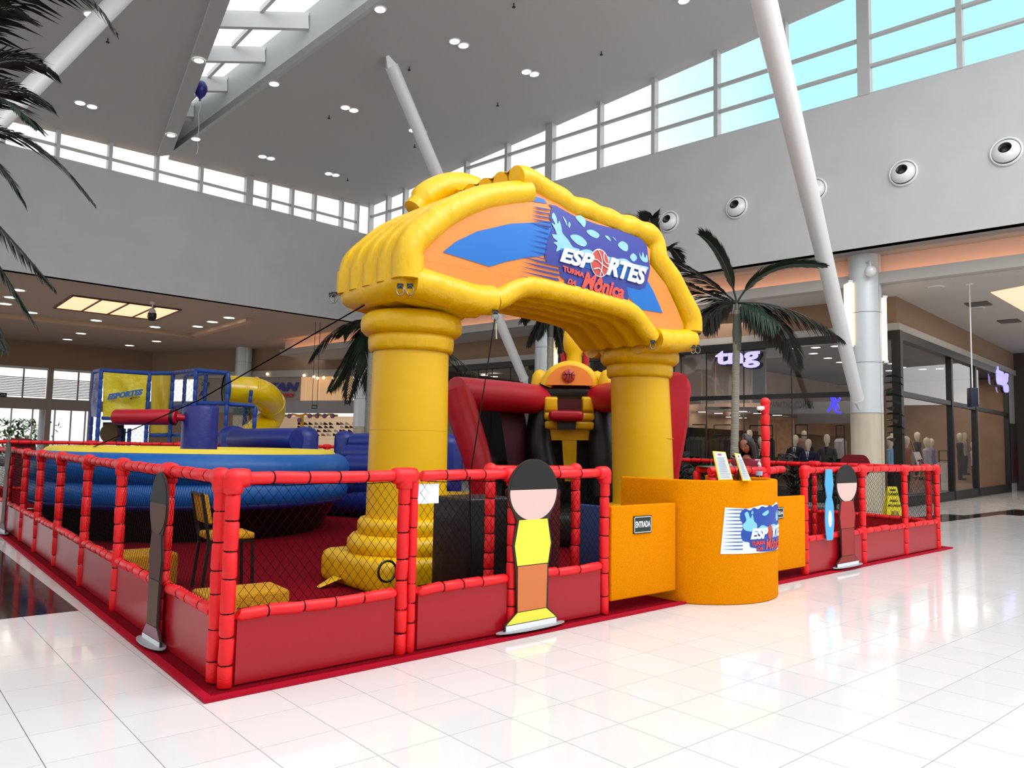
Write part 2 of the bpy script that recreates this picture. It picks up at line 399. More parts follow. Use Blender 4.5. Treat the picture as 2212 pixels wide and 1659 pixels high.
cleres(Lp,tsL,'window_2',[11.35],.12,big=(5,))
# ---- high ceiling with wedge skylight
def cp(x,y,dz=0): return np.array([x,y,ceilz(x,y)+dz])
apexA=onC(371,328);l1=onC(494,0);l2=onC(822,0)
def ext(a,b,k): return a+(b-a)*k
e1=ext(apexA,l1,1.75);e2=ext(apexA,l2,1.55)
Lc=Lp(28,0);Rc0=Rp(0,0,.3);
def poly_ceil(pts,th=.25):
    P=[cp(p[0],p[1]) for p in pts];return MB().prism(P,(0,0,th))
backR=Rp(28,0,.3)
ex2=ext(apexA,l2,1.55);ex1=ext(apexA,l1,1.75)
struct('ceiling',poly_ceil([Rp(-.3,0,.3),backR,Rp(28,0,-7.5),ex2,apexA,Lp(tL(371,330),0,.3)]),m_ceil)
lowdrop=.0
a0=onC(340,331);a1=onC(454,0);ea=ext(a0,a1,1.75)
struct('ceiling',poly_ceil([Lp(tL(340,331),0,.3),Lp(28,0,.3),Lp(28,0,-16),ea,a0]),m_ceil)
beam=MB();beam.prism([cp(a0[0],a0[1],-.12),cp(ea[0],ea[1],-.12),cp(ex1[0],ex1[1],-.12),cp(apexA[0],apexA[1],-.12)],(0,0,.45));struct('trim_1',beam,m_ceil)
# trench side walls
HT=1.35
tw=MB();tw.prism([cp(apexA[0],apexA[1]),cp(ex2[0],ex2[1]),cp(ex2[0],ex2[1],HT),cp(apexA[0],apexA[1],HT)],(.12,.02,0));struct('wall_skylight_right',tw,mat('skylight_side_paint',(205,210,208),.7))
tw=MB();tw.prism([cp(apexA[0],apexA[1]),cp(ex1[0],ex1[1]),cp(ex1[0],ex1[1],HT),cp(apexA[0],apexA[1],HT)],(-.12,.0,0));struct('wall_skylight_left',tw,m_ceil)
# skylight glazing and beams
sk=bpy.data.objects.new('window_3',None);COL.objects.link(sk);sk['kind']='structure';sk.location=tuple(cp(apexA[0],apexA[1],HT));OFF[sk.name]=np.array(sk.location)
for k in range(8):
    t0=.14+.2*k*(1+.0*k);t1=t0+.2
    if t1>1.6: break
    p,q=ext(apexA,l1,t0),ext(apexA,l2,t0*.98);p2,q2=ext(apexA,l1,t1),ext(apexA,l2,t1*.98)
    mb=MB();a=cp(p[0],p[1],HT-.45);b=cp(q[0],q[1],HT-.45);mb.beam(a,b,.14,.4);obj('roof_beam',mb,m_metalw,sk)
    mb=MB();mb.beam(cp((p[0]+q[0])/2,(p[1]+q[1])/2,HT-.12),cp((p2[0]+q2[0])/2,(p2[1]+q2[1])/2,HT-.3),.1,.16);obj('mullion',mb,m_metalw,sk)
    mb=MB();mb.beam(cp(p[0],p[1],HT-.2),cp(q[0],q[1],HT-.2),.08,.1);obj('transom',mb,m_metalw,sk)
    mb=MB();P=[cp(p[0],p[1],HT),cp(q[0],q[1],HT),cp(q2[0],q2[1],HT),cp(p2[0],p2[1],HT)];mb.prism(P,(0,0,.01));obj('pane',mb,m_glass,sk)
# ---- soffit, cove drop and low ceilings
CEILZ=6.05;SO=1.25
mb=wallslab(Rp,.35,34,LOWZ,LOWZ+.08,.02,SO);struct('ceiling',mb,mat('soffit_paint',(140,140,141),.8))
tE=tR(610,740) if False else -8.5
mb=wallslab(Rp,-8.5,34,CEILZ+.03,LOWZ,SO,SO+.1);struct('wall_cove',mb,m_orangewall)
mb=wallslab(Rp,-8.5,34,CEILZ,CEILZ+.30,SO-.30,SO-.27);m2_=wallslab(Rp,-8.5,34,CEILZ,CEILZ+.03,SO-.27,SO+.02);mb.add(m2_.v,m2_.f);struct('trim_2',mb,m_cream)
# low ceiling right side
mb=MB();P=[Rp(-8.5,CEILZ,SO),Rp(34,CEILZ,SO),Rp(34,CEILZ,SO+24),Rp(-8.5,CEILZ,SO+12)];mb.prism(P,(0,0,.1));struct('ceiling',mb,m_lowceil)
# cove strip light behind lip (real warm fluorescent tubes lying on the lip)
mb=wallslab(Rp,-8,30,CEILZ+.05,CEILZ+.08,SO-.2,SO-.12);o=obj('cove_light',mb,mat('cove_glow',(255,196,150),.5,emit=7.0));tag(o,'long warm strip lamp hidden in the cove above the shops','lamp')
# left low ceiling
mb=MB();mb.prism([Rp(.3,LOWZ,SO),Rp(.3,LOWZ,.0),Lp(.0,LOWZ,.02)+mY*0,Lp(26,LOWZ,.02),Lp(26,LOWZ,32),Lp(-14,LOWZ,24),Rp(-8.5,LOWZ,SO)],(0,0,.1))
lowc=struct('ceiling',mb,mat('corridor_ceiling_paint',(190,168,154),.85))
# ---- round columns and struts
def column(cx,cy,r,ztop,zsplit,label,lampsides=True,name='round_column'):
    t=thing(name,label,'column',(cx,cy,0),'round columns along the fascias')
    rings=[1.55,zsplit,3.9,5.2,ztop] if zsplit<3.8 else [zsplit,ztop]
    lo=mat('wood_cladding',(196,186,165),.5,var=(6,.12),stretch=(1,1,.15));up=mat('column_cladding',(206,212,214),.35,.2)
    zs=[0,zsplit,zsplit+1.35,zsplit+2.7,ztop]
    for a,b in zip(zs[:-1],zs[1:]):
        for half in (0,1):
            mb=MB();n=14;vs=[];e=.012
            for z in (a+.006,b-.006):
                for k in range(n+1):
                    th=R_(HALF0)+half*math.pi+e+(math.pi-2*e)*k/n;vs.append((cx+r*math.cos(th),cy+r*math.sin(th),z))
            mb.add(vs,[(k,k+1,n+2+k,n+1+k) for k in range(n)],True)
            obj('cladding_panel',mb,lo if b<=zsplit+.01 else up,t)
    mb=MB();mb.lathe([(r-.012,0),(r-.012,ztop)],(cx,cy,0),28);obj('core',mb,m_dark,t)
    return t
HALF0=-100
def colat(px,D): q=atD(px,900,D);return q[0],q[1]
c1=colat(1873,20.6);c1t=column(c1[0],c1[1],.41,LOWZ+.1,2.58,'big pale round column right of the palm, its slanted white strut landing on it')
c2_=colat(1175,29.2);c2t=column(c2_[0],c2_[1],.39,LOWZ+.1,2.58,'grey round column seen through the yellow arch behind the ball game')
c3_=colat(782,37.5);c3t=column(c3_[0],c3_[1],.42,LOWZ+.1,2.3,'grey round column just left of the tall yellow arch column, by the shoe shop')
c4_=colat(521,44);c4t=column(c4_[0],c4_[1],.45,LOWZ+.1,3.3,'slim far column between the blue play frame and the wall, with a printed band')
for (cx,cy),rr,sides in ((c1,.41,(-1,1)),(c2_,.39,(1,)),(c3_,.42,(1,))):
    for sd in sides:
        base=np.array([cx,cy,0])+CR*sd*(rr+.05)
        t=thing('wall_lamp','tall warm light box on the %s side of the %s column'%('left' if sd<0 else 'right','big pale right' if rr==.41 else ('column seen through the arch' if rr==.39 else 'grey far left')),'lamp',tuple(base+np.array([0,0,3.9])))
        z0=4.0 if sd>0 else 4.4
        mb=MB();mb.obox(base+[0,0,z0+.85],CR*.045,CF*.16,UP*.85);obj('diffuser',mb,mat('lightbox_glow',(255,222,170),.5,emit=2.2),t)
        mb=MB();mb.obox(base+[0,0,z0-.03],CR*.06,CF*.18,UP*.03);mb.obox(base+[0,0,z0+1.73],CR*.06,CF*.18,UP*.03);obj('cap',mb,m_metalw,t)
# column print band on the far column
pb=MB();pb.lathe([(.462,2.95),(.462,3.75)],(c4_[0],c4_[1],0),24,cap=False);o=obj('printed_band',pb,mat('teal_print',(70,96,100),.5),c4t)
mb=MB()
f_=lambda u,v:np.array([c4_[0],c4_[1],0])-CF*(.475)+CR*(u-.5)*.6+UP*(3.35+v*.2)
text_mb('VOCE',lambda u,v:f_(u,v+1.0),(0,0,0),.01,mb=mb);text_mb('EM BOA',f_,(0,0,0),.01,mb=mb)
obj('lettering',mb,mat('white_print',(220,225,225),.5),o)
def strut(p,q,r0,r1,label,plate=True):
    t=thing('slanted_strut',label,'strut',tuple(p),'slanted roof struts')
    p=np.array(p);q=np.array(q);d=unit(q-p)
    mb=MB();mb.tube([p+d*.45,p+(q-p)*.5,q-d*.3],[r0,(r0+r1)/2*1.05,r1],20);obj('pipe',mb,m_metalw,t)
    mb=MB();mb.tube([p,p+d*.45],[r0*.25,r0*1.05],4,smooth=False);mb.tube([q-d*.3,q],[r1*1.02,r1*.3],4,smooth=False);mb.lathe([(r0*1.08,0),(r0*1.08,.06)],p+d*.43,20,d);obj('end_bracket',mb,m_metalw,t)
    return t
sb=atD(1858,886,20.0);sa=atD(1650,0,13.6);k=1.0
q=sb+(sa-sb)
while q[2]<ceilz(q[0],q[1])-.05: k+=.02;q=sb+(sa-sb)*k
strut(sb,q,.15,.25,'long white slanted strut landing on the big pale column at right')
mt_=onC(836,120);mbm=atD(1140,838,29.2)
strut(mbm,mt_,.17,.2,'long white slanted strut passing behind the yellow arch to the column there')
lt_=onC(310,-55);lb_=atD(-60,320,15.2)
strut(lb_+(lb_-lt_)*.6,lt_,.15,.21,'white slanted strut in the upper left corner behind the palm fronds')
# ---- jet diffusers on right wall
for i,(x,y,s) in enumerate(((2174,328,1),(1952,374,1),(1760,411,1),(1592,448,1),(1446,479,1),(1308,505,.9))):
    c=onR(x,y);r=.34*s;lab=['round white air nozzle nearest the right edge of the wall','round white air nozzle second from the right edge','round white air nozzle half hidden by the slanted strut','round white air nozzle just left of the slanted strut','round white air nozzle right of the arch top','round white air nozzle hidden behind the arch'][i]
    if i==5: continue
    t=thing('air_nozzle',lab,'vent',tuple(c),'air nozzles in a row on the right wall')
    ax=-nR
    mb=MB();mb.lathe([(r,0),(r*1.0,.05),(r*.9,.07),(r*.86,.03)],c,32,ax,cap=False);obj('flange',mb,m_metalw,t)
    mb=MB();prof=[(r*.86*math.cos(a),.02+.19*math.sin(a)) for a in np.linspace(0,R_(62),8)];mb.lathe(prof,c,28,unit(ax+UP*.28)*1.0,cap=False)
    prof=[(r*.40,.19),(r*.38,.02),(0.001,0.0)];obj('ball',mb,m_metalw,t)
    mb=MB();mb.lathe([(r*.405,.187),(r*.37,.19),(r*.36,.05),(.001,.03)],c,24,unit(ax+UP*.28),cap=False);obj('bore',mb,m_black,t)
# ---- downlights in the high ceiling
def disc(name,c,n,r,m1,m2,label,group,cat='downlight'):
    t=thing(name,label,cat,tuple(c),group)
    mb=MB();mb.lathe([(r*.82,-.015),(r*1.0,-.02),(r*1.08,0.0)],c,20,n,cap=False);obj('rim',mb,m1,t)
    mb=MB();mb.lathe([(.001,-.012),(r*.84,-.012)],c,20,n,cap=False);obj('lens',mb,m2,t)
HL=[(982,89),(1001,98),(1137,155),(1154,160),(746,232),(764,238),(892,281),(912,285),(567,338),(585,342),(710,375),(725,378),(173,222),(199,230),(821,20),(592,181),(423,300),(195,31),(225,44),(1477,1)]
HN=['left of the pair above the arch middle','right of the pair above the arch middle','left of the pair over the arch peak near the windows','right of the pair over the arch peak near the windows','left of the pair beside the middle strut','right of the pair beside the middle strut','left of the pair half hidden by the middle strut','right of the pair half hidden by the middle strut','left of the pair over the left windows','right of the pair over the left windows','left of the pair nearest the hall inner corner','right of the pair nearest the hall inner corner','left of the pair right of the foreground palm','right of the pair right of the foreground palm','single one by the wide end of the wedge skylight','single one halfway along the wedge skylight edge','single one near the wedge skylight tip','left one behind the palm leaf tips at top left','right one behind the palm leaf tips at top left','single one at the top frame edge near the right strut']
for (x,y),hn in zip(HL,HN):
    disc('ceiling_downlight',onC(x,y),nC,.17,m_metalw,m_lamp,'high ceiling downlight, '+hn,'downlights of the high ceiling')
for (x,y) in ((430,121),(370,284)):
    c=onC(x,y)-np.array([0,0,.13]);disc('ceiling_downlight',c,nC,.16,m_metalw,m_lamp,'downlight on the beam beside the wedge skylight, '+('upper one' if y<200 else 'lower one near the tip'),'downlights on the skylight beam')
for x,y in ((233,83),(884,144),(1075,222),(1110,7),(1299,111),(711,249),(751,385),(896,312)):
    c=onC(x,y);t=thing('sprinkler','tiny dark sprinkler head under the high ceiling, '+{233:'left of the balloon',884:'right of the middle strut top',1075:'above the arch peak',1110:'at the top frame edge above the arch',1299:'toward the right windows',711:'by the balloon ribbon side, mid ceiling',751:'near the hall inner corner',896:'beside the middle strut low down'}[x],'sprinkler',tuple(c),'sprinkler heads of the high ceiling')
    mb=MB();mb.lathe([(.02,-.12),(.05,-.12),(.05,-.1),(.015,-.09),(.015,0)],c,8);obj('sprinkler_head',mb,m_black,t)
# ---- balloon in the skylight
bc=onC(432,215)+UP*.3;t=thing('balloon','dark blue balloon caught under the wedge skylight','balloon',tuple(bc))
mb=MB();mb.lathe([(.001,.3),(.13,.27),(.2,.15),(.21,.02),(.15,-.14),(.05,-.26),(.02,-.3),(.04,-.33)],bc,18);obj('skin',mb,m_navy,t)
mb=MB();mb.tube([bc+np.array([0.02*math.sin(k*2),.02*math.cos(k*3),-.33-.22*k]) for k in range(9)],.008,4);obj('ribbon',mb,m_metalw,t)
# ---- left corridor ceiling things
LL=[(24,642),(11,656),(38,626),(68,675),(208,692),(335,706),(427,705),(459,695),(495,686),(175,720),(146,733),(280,746),(338,737)]
LN=['upper one by the left frame edge','lower one at the left frame edge','one just below the palm leaf at the left','one left of the glowing panel','one below the left part of the glowing panel','one below the right end of the glowing panel','first of three in a slanting row right of the panel','middle of three in a slanting row right of the panel','last of three in a slanting row right of the panel','right one of two far left beyond the lip','left one of two far left beyond the lip','lowest one over the play frame','right one over the play frame beyond the lip']
def onZ(x,y,z): return gp(x,y,z)
for x,y in LL:
    c=onZ(x,y,LOWZ-.0);disc('corridor_downlight',c,UP,.27,m_metalw,m_lamp,'left corridor ceiling downlight, '+LN[LL.index((x,y))],'downlights of the left corridor')
skp=[onZ(x,y,LOWZ) for x,y in ((117,664),(157,637),(391,668),(337,690))]
t=thing('ceiling_light_panel','glowing rectangular frosted skylight panel in the left corridor ceiling','skylight',tuple(skp[0]))
fw=quadmap(skp[0],skp[3],skp[1])
def fq(u,v): return skp[0]*(1-u)*(1-v)+skp[3]*u*(1-v)+skp[1]*(1-u)*v+skp[2]*u*v
mglow=mat('frosted_glow',(250,205,160),.5,emit=1.15,var=(.9,.35))
for k in range(4):
    u0,u1=k/4+.008,(k+1)/4-.008;mb=MB();mb.prism([fq(u0,.02)-UP*.02,fq(u1,.02)-UP*.02,fq(u1,.98)-UP*.02,fq(u0,.98)-UP*.02],(0,0,.01));obj('frosted_pane',mb,mglow,t)
fr=MB()
for k in range(5): fr.beam(fq(k/4,0)-UP*.03,fq(k/4,1)-UP*.03,.07,.05)
for v in (0,1): fr.beam(fq(0,v)-UP*.03,fq(1,v)-UP*.03,.07,.05)
obj('frame',fr,mat('brown_frame',(90,60,44),.6),t)
def lipz(pts,name,wd=.35,h=.16):
    mb=MB()
    for a,b in zip(pts[:-1],pts[1:]): mb.beam(a-UP*h/2,b-UP*h/2,wd,h)
    struct(name,mb,mat('ceiling_lip_paint',(214,178,150),.7))
lipz([onZ(-30,674,LOWZ),onZ(210,699,LOWZ),onZ(419,722,LOWZ),onZ(540,687,LOWZ)],'trim_3')
# dome camera
cc=onZ(330,652,LOWZ);t=thing('security_camera','black dome security camera hanging below the left corridor ceiling','camera',tuple(cc))
mb=MB();mb.lathe([(.1,0),(.1,-.06),(.03,-.1),(.03,-.25),(.12,-.32),(.14,-.45)],cc,14);obj('mount',mb,m_metalw,t)
mb=MB();mb.lathe([(.16,-.45),(.17,-.6),(.12,-.74),(.001,-.76)],cc,14);obj('dome',mb,m_black,t)
cc=np.array([c1[0],c1[1],0])-CF*.40-CR*.12+UP*6.6;t=thing('security_camera','round speed-dome camera at the top of the big pale right column','camera',tuple(cc))
mb=MB();mb.tube([cc+CF*.05,cc-CF*.2,cc-CF*.2-UP*.15],.03,8);obj('arm',mb,m_metalw,t)
mb=MB();mb.sphere(cc-CF*.2-UP*.28,.15);obj('dome',mb,m_metalw,t)
# ---- far left walls: entrance wall and shoe shop
E0=onZ(-70,724,LOWZ);E1=onZ(331,761,LOWZ)
def Ep(t,z,o=0):
    d=unit((E1-E0)*[1,1,0]);n=np.cross(d,UP);L=np.linalg.norm((E1-E0)[:2]);p=E0+d*L*t-n*o;return np.array([p[0],p[1],z])
def onE(x,y):
    d=unit((E1-E0)*[1,1,0]);n=np.cross(d,UP);q=onp(x,y,E0,n);L=np.linalg.norm((E1-E0)[:2]);return float(np.dot(q-E0,d))/L,q[2]
# o>0 is away from the camera
ztopE=onE(130,797)[1];zmid0=onE(200,884)[1];
mb=MB();mb.hexa([Ep(-.4,ztopE,0),Ep(1,ztopE,0),Ep(1,ztopE,.4),Ep(-.4,ztopE,.4),Ep(-.4,LOWZ,0),Ep(1,LOWZ,0),Ep(1,LOWZ,.4),Ep(-.4,LOWZ,.4)]);struct('wall_entrance',mb,m_beige)
door=bpy.data.objects.new('door_1',None);COL.objects.link(door);door['kind']='structure';door.location=tuple(Ep(.4,0,.1));OFF[door.name]=np.array(door.location)
fm=mat('warm_grey_frame',(150,138,128),.5)
def Ebox(mb,t0,t1,z0,z1,o0,o1): return mb.hexa([Ep(t0,z0,o0),Ep(t1,z0,o0),Ep(t1,z0,o1),Ep(t0,z0,o1),Ep(t0,z1,o0),Ep(t1,z1,o0),Ep(t1,z1,o1),Ep(t0,z1,o1)])
e=lambda x:onE(x,850)[0]
zl=onE(100,862)[1];zd=onE(100,885)[1]
for x0,x1 in ((101,113),(-45,-35),(195,202)):
    mb=MB();Ebox(mb,e(x0),e(x1),0,ztopE,-.05,.2);obj('post',mb,fm,door)
mb=MB();Ebox(mb,-.4,1,zd,zl,-.03,.2);obj('lintel',mb,fm,door)
mb=MB();Ebox(mb,-.4,1,ztopE-.12,ztopE,-.05,.2);obj('top_rail',mb,m_alu,door)
for x in (49,168,28,74,157,122,188):
    mb=MB();full=x in(49,168);Ebox(mb,e(x-1.5),e(x+1.5),0 if not full else zd,zd if not full else ztopE,0,.12);obj('mullion',mb,m_alu if not full else fm,door)
for a,b in ((-35,101),(113,195)):
    mb=MB();Ebox(mb,e(a),e(b),0,zd,.05,.07);obj('door_glass',mb,m_glass,door)
    mb=MB();Ebox(mb,e(a),e(b),zl,ztopE,.05,.07);obj('pane',mb,m_glass,door)
nsl=12
for k in range(nsl):
    z=zl+.12+(ztopE-zl-.75)*k/(nsl-1)
    for a,b in ((-35,49),(51,100),(114,167),(170,195)):
        mb=MB();d=.16;mb.hexa([Ep(e(a),z,.2),Ep(e(b),z,.2),Ep(e(b),z+.0,.27),Ep(e(a),z+.0,.27),Ep(e(a),z+.05,.2),Ep(e(b),z+.05,.2),Ep(e(b),z+.05,.27),Ep(e(a),z+.05,.27)]);obj('slat',mb,m_alu,door)
# exit lettering sign above the left door
sg=thing('door_sign','small dark sign strip over the left entrance door, cut by the frame','sign',tuple(Ep(e(0),zl+.05,-.1)))
mb=MB();Ebox(mb,e(-30),e(14),zl+.0,zl+.22,-.12,-.08);obj('board',mb,m_black,sg)
mb=MB();text_mb('SAIDA',lambda u,v:Ep(e(-18)+(e(12)-e(-18))*u,zl+.05+.13*v,-.13),(0,0,0),.01,mb=mb);obj('lettering',mb,mat('white_print',(220,225,225)),sg)
# side wall from entrance corner, shoe shop
S0=Ep(1,LOWZ,0)
S1=atD(860,760,41);S1[2]=LOWZ
def Sp(t,z,o=0):
    d=unit((S1-S0)*[1,1,0]);n=np.cross(d,UP);p=S0+(S1-S0)*t-n*o;return np.array([p[0],p[1],z])
def onS(x,y):
    d=unit((S1-S0)*[1,1,0]);n=np.cross(d,UP);q=onp(x,y,S0,n);L=np.linalg.norm((S1-S0)[:2]);return float(np.dot(q-S0,d))/L,q[2]
def Sbox(mb,t0,t1,z0,z1,o0,o1): return mb.hexa([Sp(t0,z0,o0),Sp(t1,z0,o0),Sp(t1,z0,o1),Sp(t0,z0,o1),Sp(t0,z1,o0),Sp(t1,z1,o0),Sp(t1,z1,o1),Sp(t0,z1,o1)])
s_=lambda x:onS(x,850)[0]
zA=onS(600,801)[1];zB=onS(600,815)[1];zS0=onS(600,866)[1];zO=onS(600,892)[1]
mb=MB();Sbox(mb,0,1.15,zA,LOWZ,0,.3);struct('wall_shoe_shop',mb,m_beige)
mb=MB();Sbox(mb,0,1.15,zB,zA,-.15,.3);struct('trim_4',mb,m_cream)
mb=MB();Sbox(mb,0,1.15,zO,zS0,-.1,.3);struct('trim_5',mb,mat('grey_band_paint',(150,148,150),.6))
# backlit peach panels above the shop opening
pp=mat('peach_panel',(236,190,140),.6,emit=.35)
xs=[420,478,520,560,600,648,659,674,689,704,719,734,760]
for a,b in zip(xs[:-1],xs[1:]):
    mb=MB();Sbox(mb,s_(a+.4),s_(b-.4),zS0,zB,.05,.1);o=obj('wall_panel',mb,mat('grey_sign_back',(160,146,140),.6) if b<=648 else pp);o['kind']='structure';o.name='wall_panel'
# the lettering of the shop
sg=thing('shop_sign','raised blue and red shop lettering above the shoe shop, half hidden by the yellow slide','sign',tuple(Sp(s_(600),zS0,0)))
def Sq(x0,y0,x1,y1):
    a=onS(x0,y1);b=onS(x1,y0);return lambda u,v:Sp(a[0]+(b[0]-a[0])*u,a[1]+(b[1]-a[1])*v,-.02)
nS=-CF*.05
mb=MB();text_mb('TAN',Sq(578,826,646,846),nS,.05,.25,mb);text_mb('Z',Sq(430,826,452,856),nS,.05,.25,mb);obj('blue_letter',mb,mat('blue_letter',(10,12,130),.4),sg)
mb=MB();text_mb('SHOES',Sq(578,850,635,858.5),nS,.05,.15,mb);obj('red_letter',mb,mat('red_letter',(190,10,30),.4),sg)
# shoe shop interior
mb=MB();Sbox(mb,.2,1.2,0,zO,4.5,4.6);struct('wall_shoe_shop_back',mb,mat('shop_wall_painted_glow',(236,205,170),.7,emit=.25))  # shop lighting is put into the back wall as a faint glow
mb=MB();Sbox(mb,.0,.5,0,zO,.0,.2);struct('wall_shoe_shop_side',mb,m_beige)
gr="shoe shop display shelves"
zsh=[onS(620,y)[1] for y in (920,926,933,941)]
labs=('top','second','third','lowest')
random.seed(3)
shoecols=[mat('shoe_'+str(k),c,.5) for k,c in enumerate(((40,25,20),(90,50,35),(20,20,24),(150,120,90),(190,180,170)))]
shk=0
for k,y in enumerate((914,922,931,940,949)):
    a=onS(565,y);b=onS(738,y)
    t=thing('display_shelf',('topmost','second','third','fourth','lowest')[k]+' lit white shelf in the shoe shop','shelf',tuple(Sp(a[0],a[1],3)),gr)
    mb=MB();Sbox(mb,a[0],b[0],a[1]-.04,a[1],2.6+.25*(4-k)*.5,3.1+.25*(4-k)*.5);obj('shelf_board',mb,mat('shelf_white_painted_glow',(240,225,205),.5,emit=.2),t)  # boards glow slightly, imitating the light that falls on them
ORD2=['first','second','third','fourth','fifth','sixth','seventh','eighth','ninth','tenth','eleventh','twelfth','thirteenth','fourteenth']
for k,y in enumerate((914,922,931,940)):
    for j in range(14):
        x=572+j*12+random.uniform(-3,3)
        if 650<x<657: continue
        aa=onS(x,y);o_=2.75+.125*(4-k);c=Sp(aa[0],aa[1],o_);d=unit((S1-S0)*[1,1,0]);ln=.14
        mb=MB();mb.add([c-d*ln-CF*.05,c+d*ln-CF*.05,c+d*ln+CF*.05,c-d*ln+CF*.05,c-d*ln-CF*.04+UP*.17,c-d*.02-CF*.04+UP*.15,c-d*.02+CF*.04+UP*.15,c-d*ln+CF*.04+UP*.17,c+d*ln-CF*.03+UP*.05,c+d*ln+CF*.03+UP*.05],
          [(0,3,2,1),(0,1,8,5,4),(3,7,6,9,2),(4,5,6,7),(5,8,9,6),(1,2,9,8),(0,4,7,3)])
        o=obj('shoe',mb,shoecols[(j+k)%5]);tag(o,'small shoe on the '+('topmost','second','third','fourth')[k]+' lit shoe shop shelf, '+ORD2[j]+' from the left','shoe','shoes on the shoe shop shelves')
# bunting: yellow garland with balloons
t=thing('garland','yellow and violet party garland along the shoe shop opening','garland',tuple(Sp(s_(650),zO,-.1)))
mb=MB()
pts=[]
for k in range(33):
    x=585+k*4.6;a=onS(x,895+3*abs(math.sin(k*.55)));pts.append(Sp(a[0],a[1],-.15))
mb.tube(pts,.07,6);a=onS(656,895);b=onS(656,930);mb.tube([Sp(a[0],a[1],-.15),Sp(b[0],b[1],-.15)],.1,6);obj('yellow_cloth',mb,mat('garland_yellow',(225,170,20),.6),t)
mb=MB()
for x in (600,618,632,654,676,692,708,725): a=onS(x,899 if x!=654 else 908);mb.sphere(Sp(a[0],a[1],-.3),.14,8,5)
obj('violet_puff',mb,mat('garland_violet',(150,100,140),.6),t)
# shop spot lights
for x,y in ((585,809),(664,812),(685,815),(693,818),(706,817),(727,818)):
    a=onS(x,y);disc('shop_spotlight',Sp(a[0],a[1],-.3),-CF,.09,m_metalw,m_warmlamp,'small bright spotlight above the shoe shop front, '+ORD2[[585,664,685,693,706,727].index(x)]+' from the left','spotlights of the shoe shop','spotlight');_q=Sp(a[0],a[1],-.3);_r=MB();_r.tube([_q,Sp(a[0],a[1]+.1,-.05),Sp(a[0],zA+.05,.0)],.01,4);obj('spot_stem',_r,m_black,[o_ for o_ in COL.objects if o_.name.startswith('shop_spotlight')][-1])
# hanging exit sign
a=atD(679.5,879,34);t=thing('hanging_sign','small green exit sign hanging on two thin rods before the shoe shop','sign',tuple(a))
mb=MB();mb.obox(a,CR*.12,CF*.02,UP*.09);obj('board',mb,mat('exit_green',(10,40,30),.5),t)
mb=MB();text_mb('SAIDA',lambda u,v:a-CF*.025+CR*(-.09+.18*u)+UP*(-.045+.09*v),(0,0,0),.01,mb=mb);obj('lettering',mb,mat('pale_green_print',(200,230,210)),t)
mb=MB()
for sx in (-.11,.11): mb.tube([a+CR*sx,a+CR*sx+UP*(LOWZ-a[2]-.0)],.012,5)
obj('rod',mb,m_black,t)
# ---- outside the entrance
mb=MB();gq=[Ep(-.6,-.05,.5),Ep(1.0,-.05,.5),Ep(1.3,-.05,40),Ep(-1,-.05,40)];mb.prism(gq,(0,0,-.1));struct('floor_outside',mb,mat('outside_paving',(190,188,180),.8))
mb=MB();Ebox(mb,-.6,1.05,3.4,3.7,.5,5.5);struct('ceiling_outside_canopy',mb,m_metalw)
mb=MB();cc=Ep(e(128),0,3.2);mb.lathe([(.28,0),(.28,3.4)],cc,16);o=obj('outside_column',mb,m_metalw);tag(o,'white column outside the entrance doors under the canopy','column')
leafg=mat('outside_leaf',(96,140,80),.6,var=(3,.3))
random.seed(5)
for k,x in enumerate((-20,14,60,88,124,150,176,190)):
    c=Ep(e(x),0,8+random.uniform(0,5));t=thing('garden_shrub','pale garden shrub outside the entrance glass, '+ORD2[k]+' from the left','shrub',tuple(c),'shrubs outside the entrance')
    mb=MB()
    for j in range(90):
        an=random.uniform(0,6.28);rr=random.uniform(.1,1.3);z=random.uniform(.3,2.6);p=c+np.array([math.cos(an)*rr,math.sin(an)*rr,z]);d=unit((random.uniform(-1,1),random.uniform(-1,1),random.uniform(0,1)))*.3;s2=unit(np.cross(d,UP))*.09
        mb.add([p-s2,p+d,p+s2,p-d*.4],[(0,1,2,3)])
    obj('foliage',mb,leafg,t)
    mb=MB();mb.tube([c,c+UP*1.6],.05,6);obj('stem',mb,mat('brown_stem',(80,60,40),.7),t)
# ---- clothes shop: left face along mY, right face to the right
K=atD(1945,1095,21.7);K[2]=0
dA=mY;dB=unit((10.5,1.16,0));nA=np.cross(mY,UP)      # nA = +X, into the shop
nB=-np.cross(dB,UP)                                   # into the shop (+Y)
LA=27.;LB=tt=None
def Ap(t,z,o=0): p=K+dA*t+nA*o;return np.array([p[0],p[1],z])
def Bp(t,z,o=0): p=K+dB*t+nB*o;return np.array([p[0],p[1],z])
def tA(x,y=900): return float(np.dot(onp(x,y,K,nA)-K,dA))
def tB(x,y=900): return float(np.dot(onp(x,y,K,nB)-K,dB))
zBe=CEILZ;z1=5.27;z2=5.05;z3=4.80;zb1=3.33;zb0=3.18
tAe=tA(880);tBe=tB(2176)
def slab(P,mb,t0,t1,z0,z1,o0,o1): return mb.hexa([P(t0,z0,o0),P(t1,z0,o0),P(t1,z0,o1),P(t0,z0,o1),P(t0,z1,o0),P(t1,z1,o0),P(t1,z1,o1),P(t0,z1,o1)])
struct('wall_shop_left',slab(Ap,MB(),-.0,tAe,z1,zBe,0,.2),m_beige)
struct('wall_shop_right',slab(Bp,MB(),0.0,34,z1,zBe,0,.2),m_beige)
struct('trim_6',slab(Ap,MB(),-.05,tAe,z2,z1,-.08,.2),m_cream)
struct('trim_7',slab(Bp,MB(),-.05,34,z2,z1,-.08,.2),m_cream)
sf=bpy.data.objects.new('window_4',None);COL.objects.link(sf);sf['kind']='structure';sf.location=tuple(K);OFF[sf.name]=K.copy()
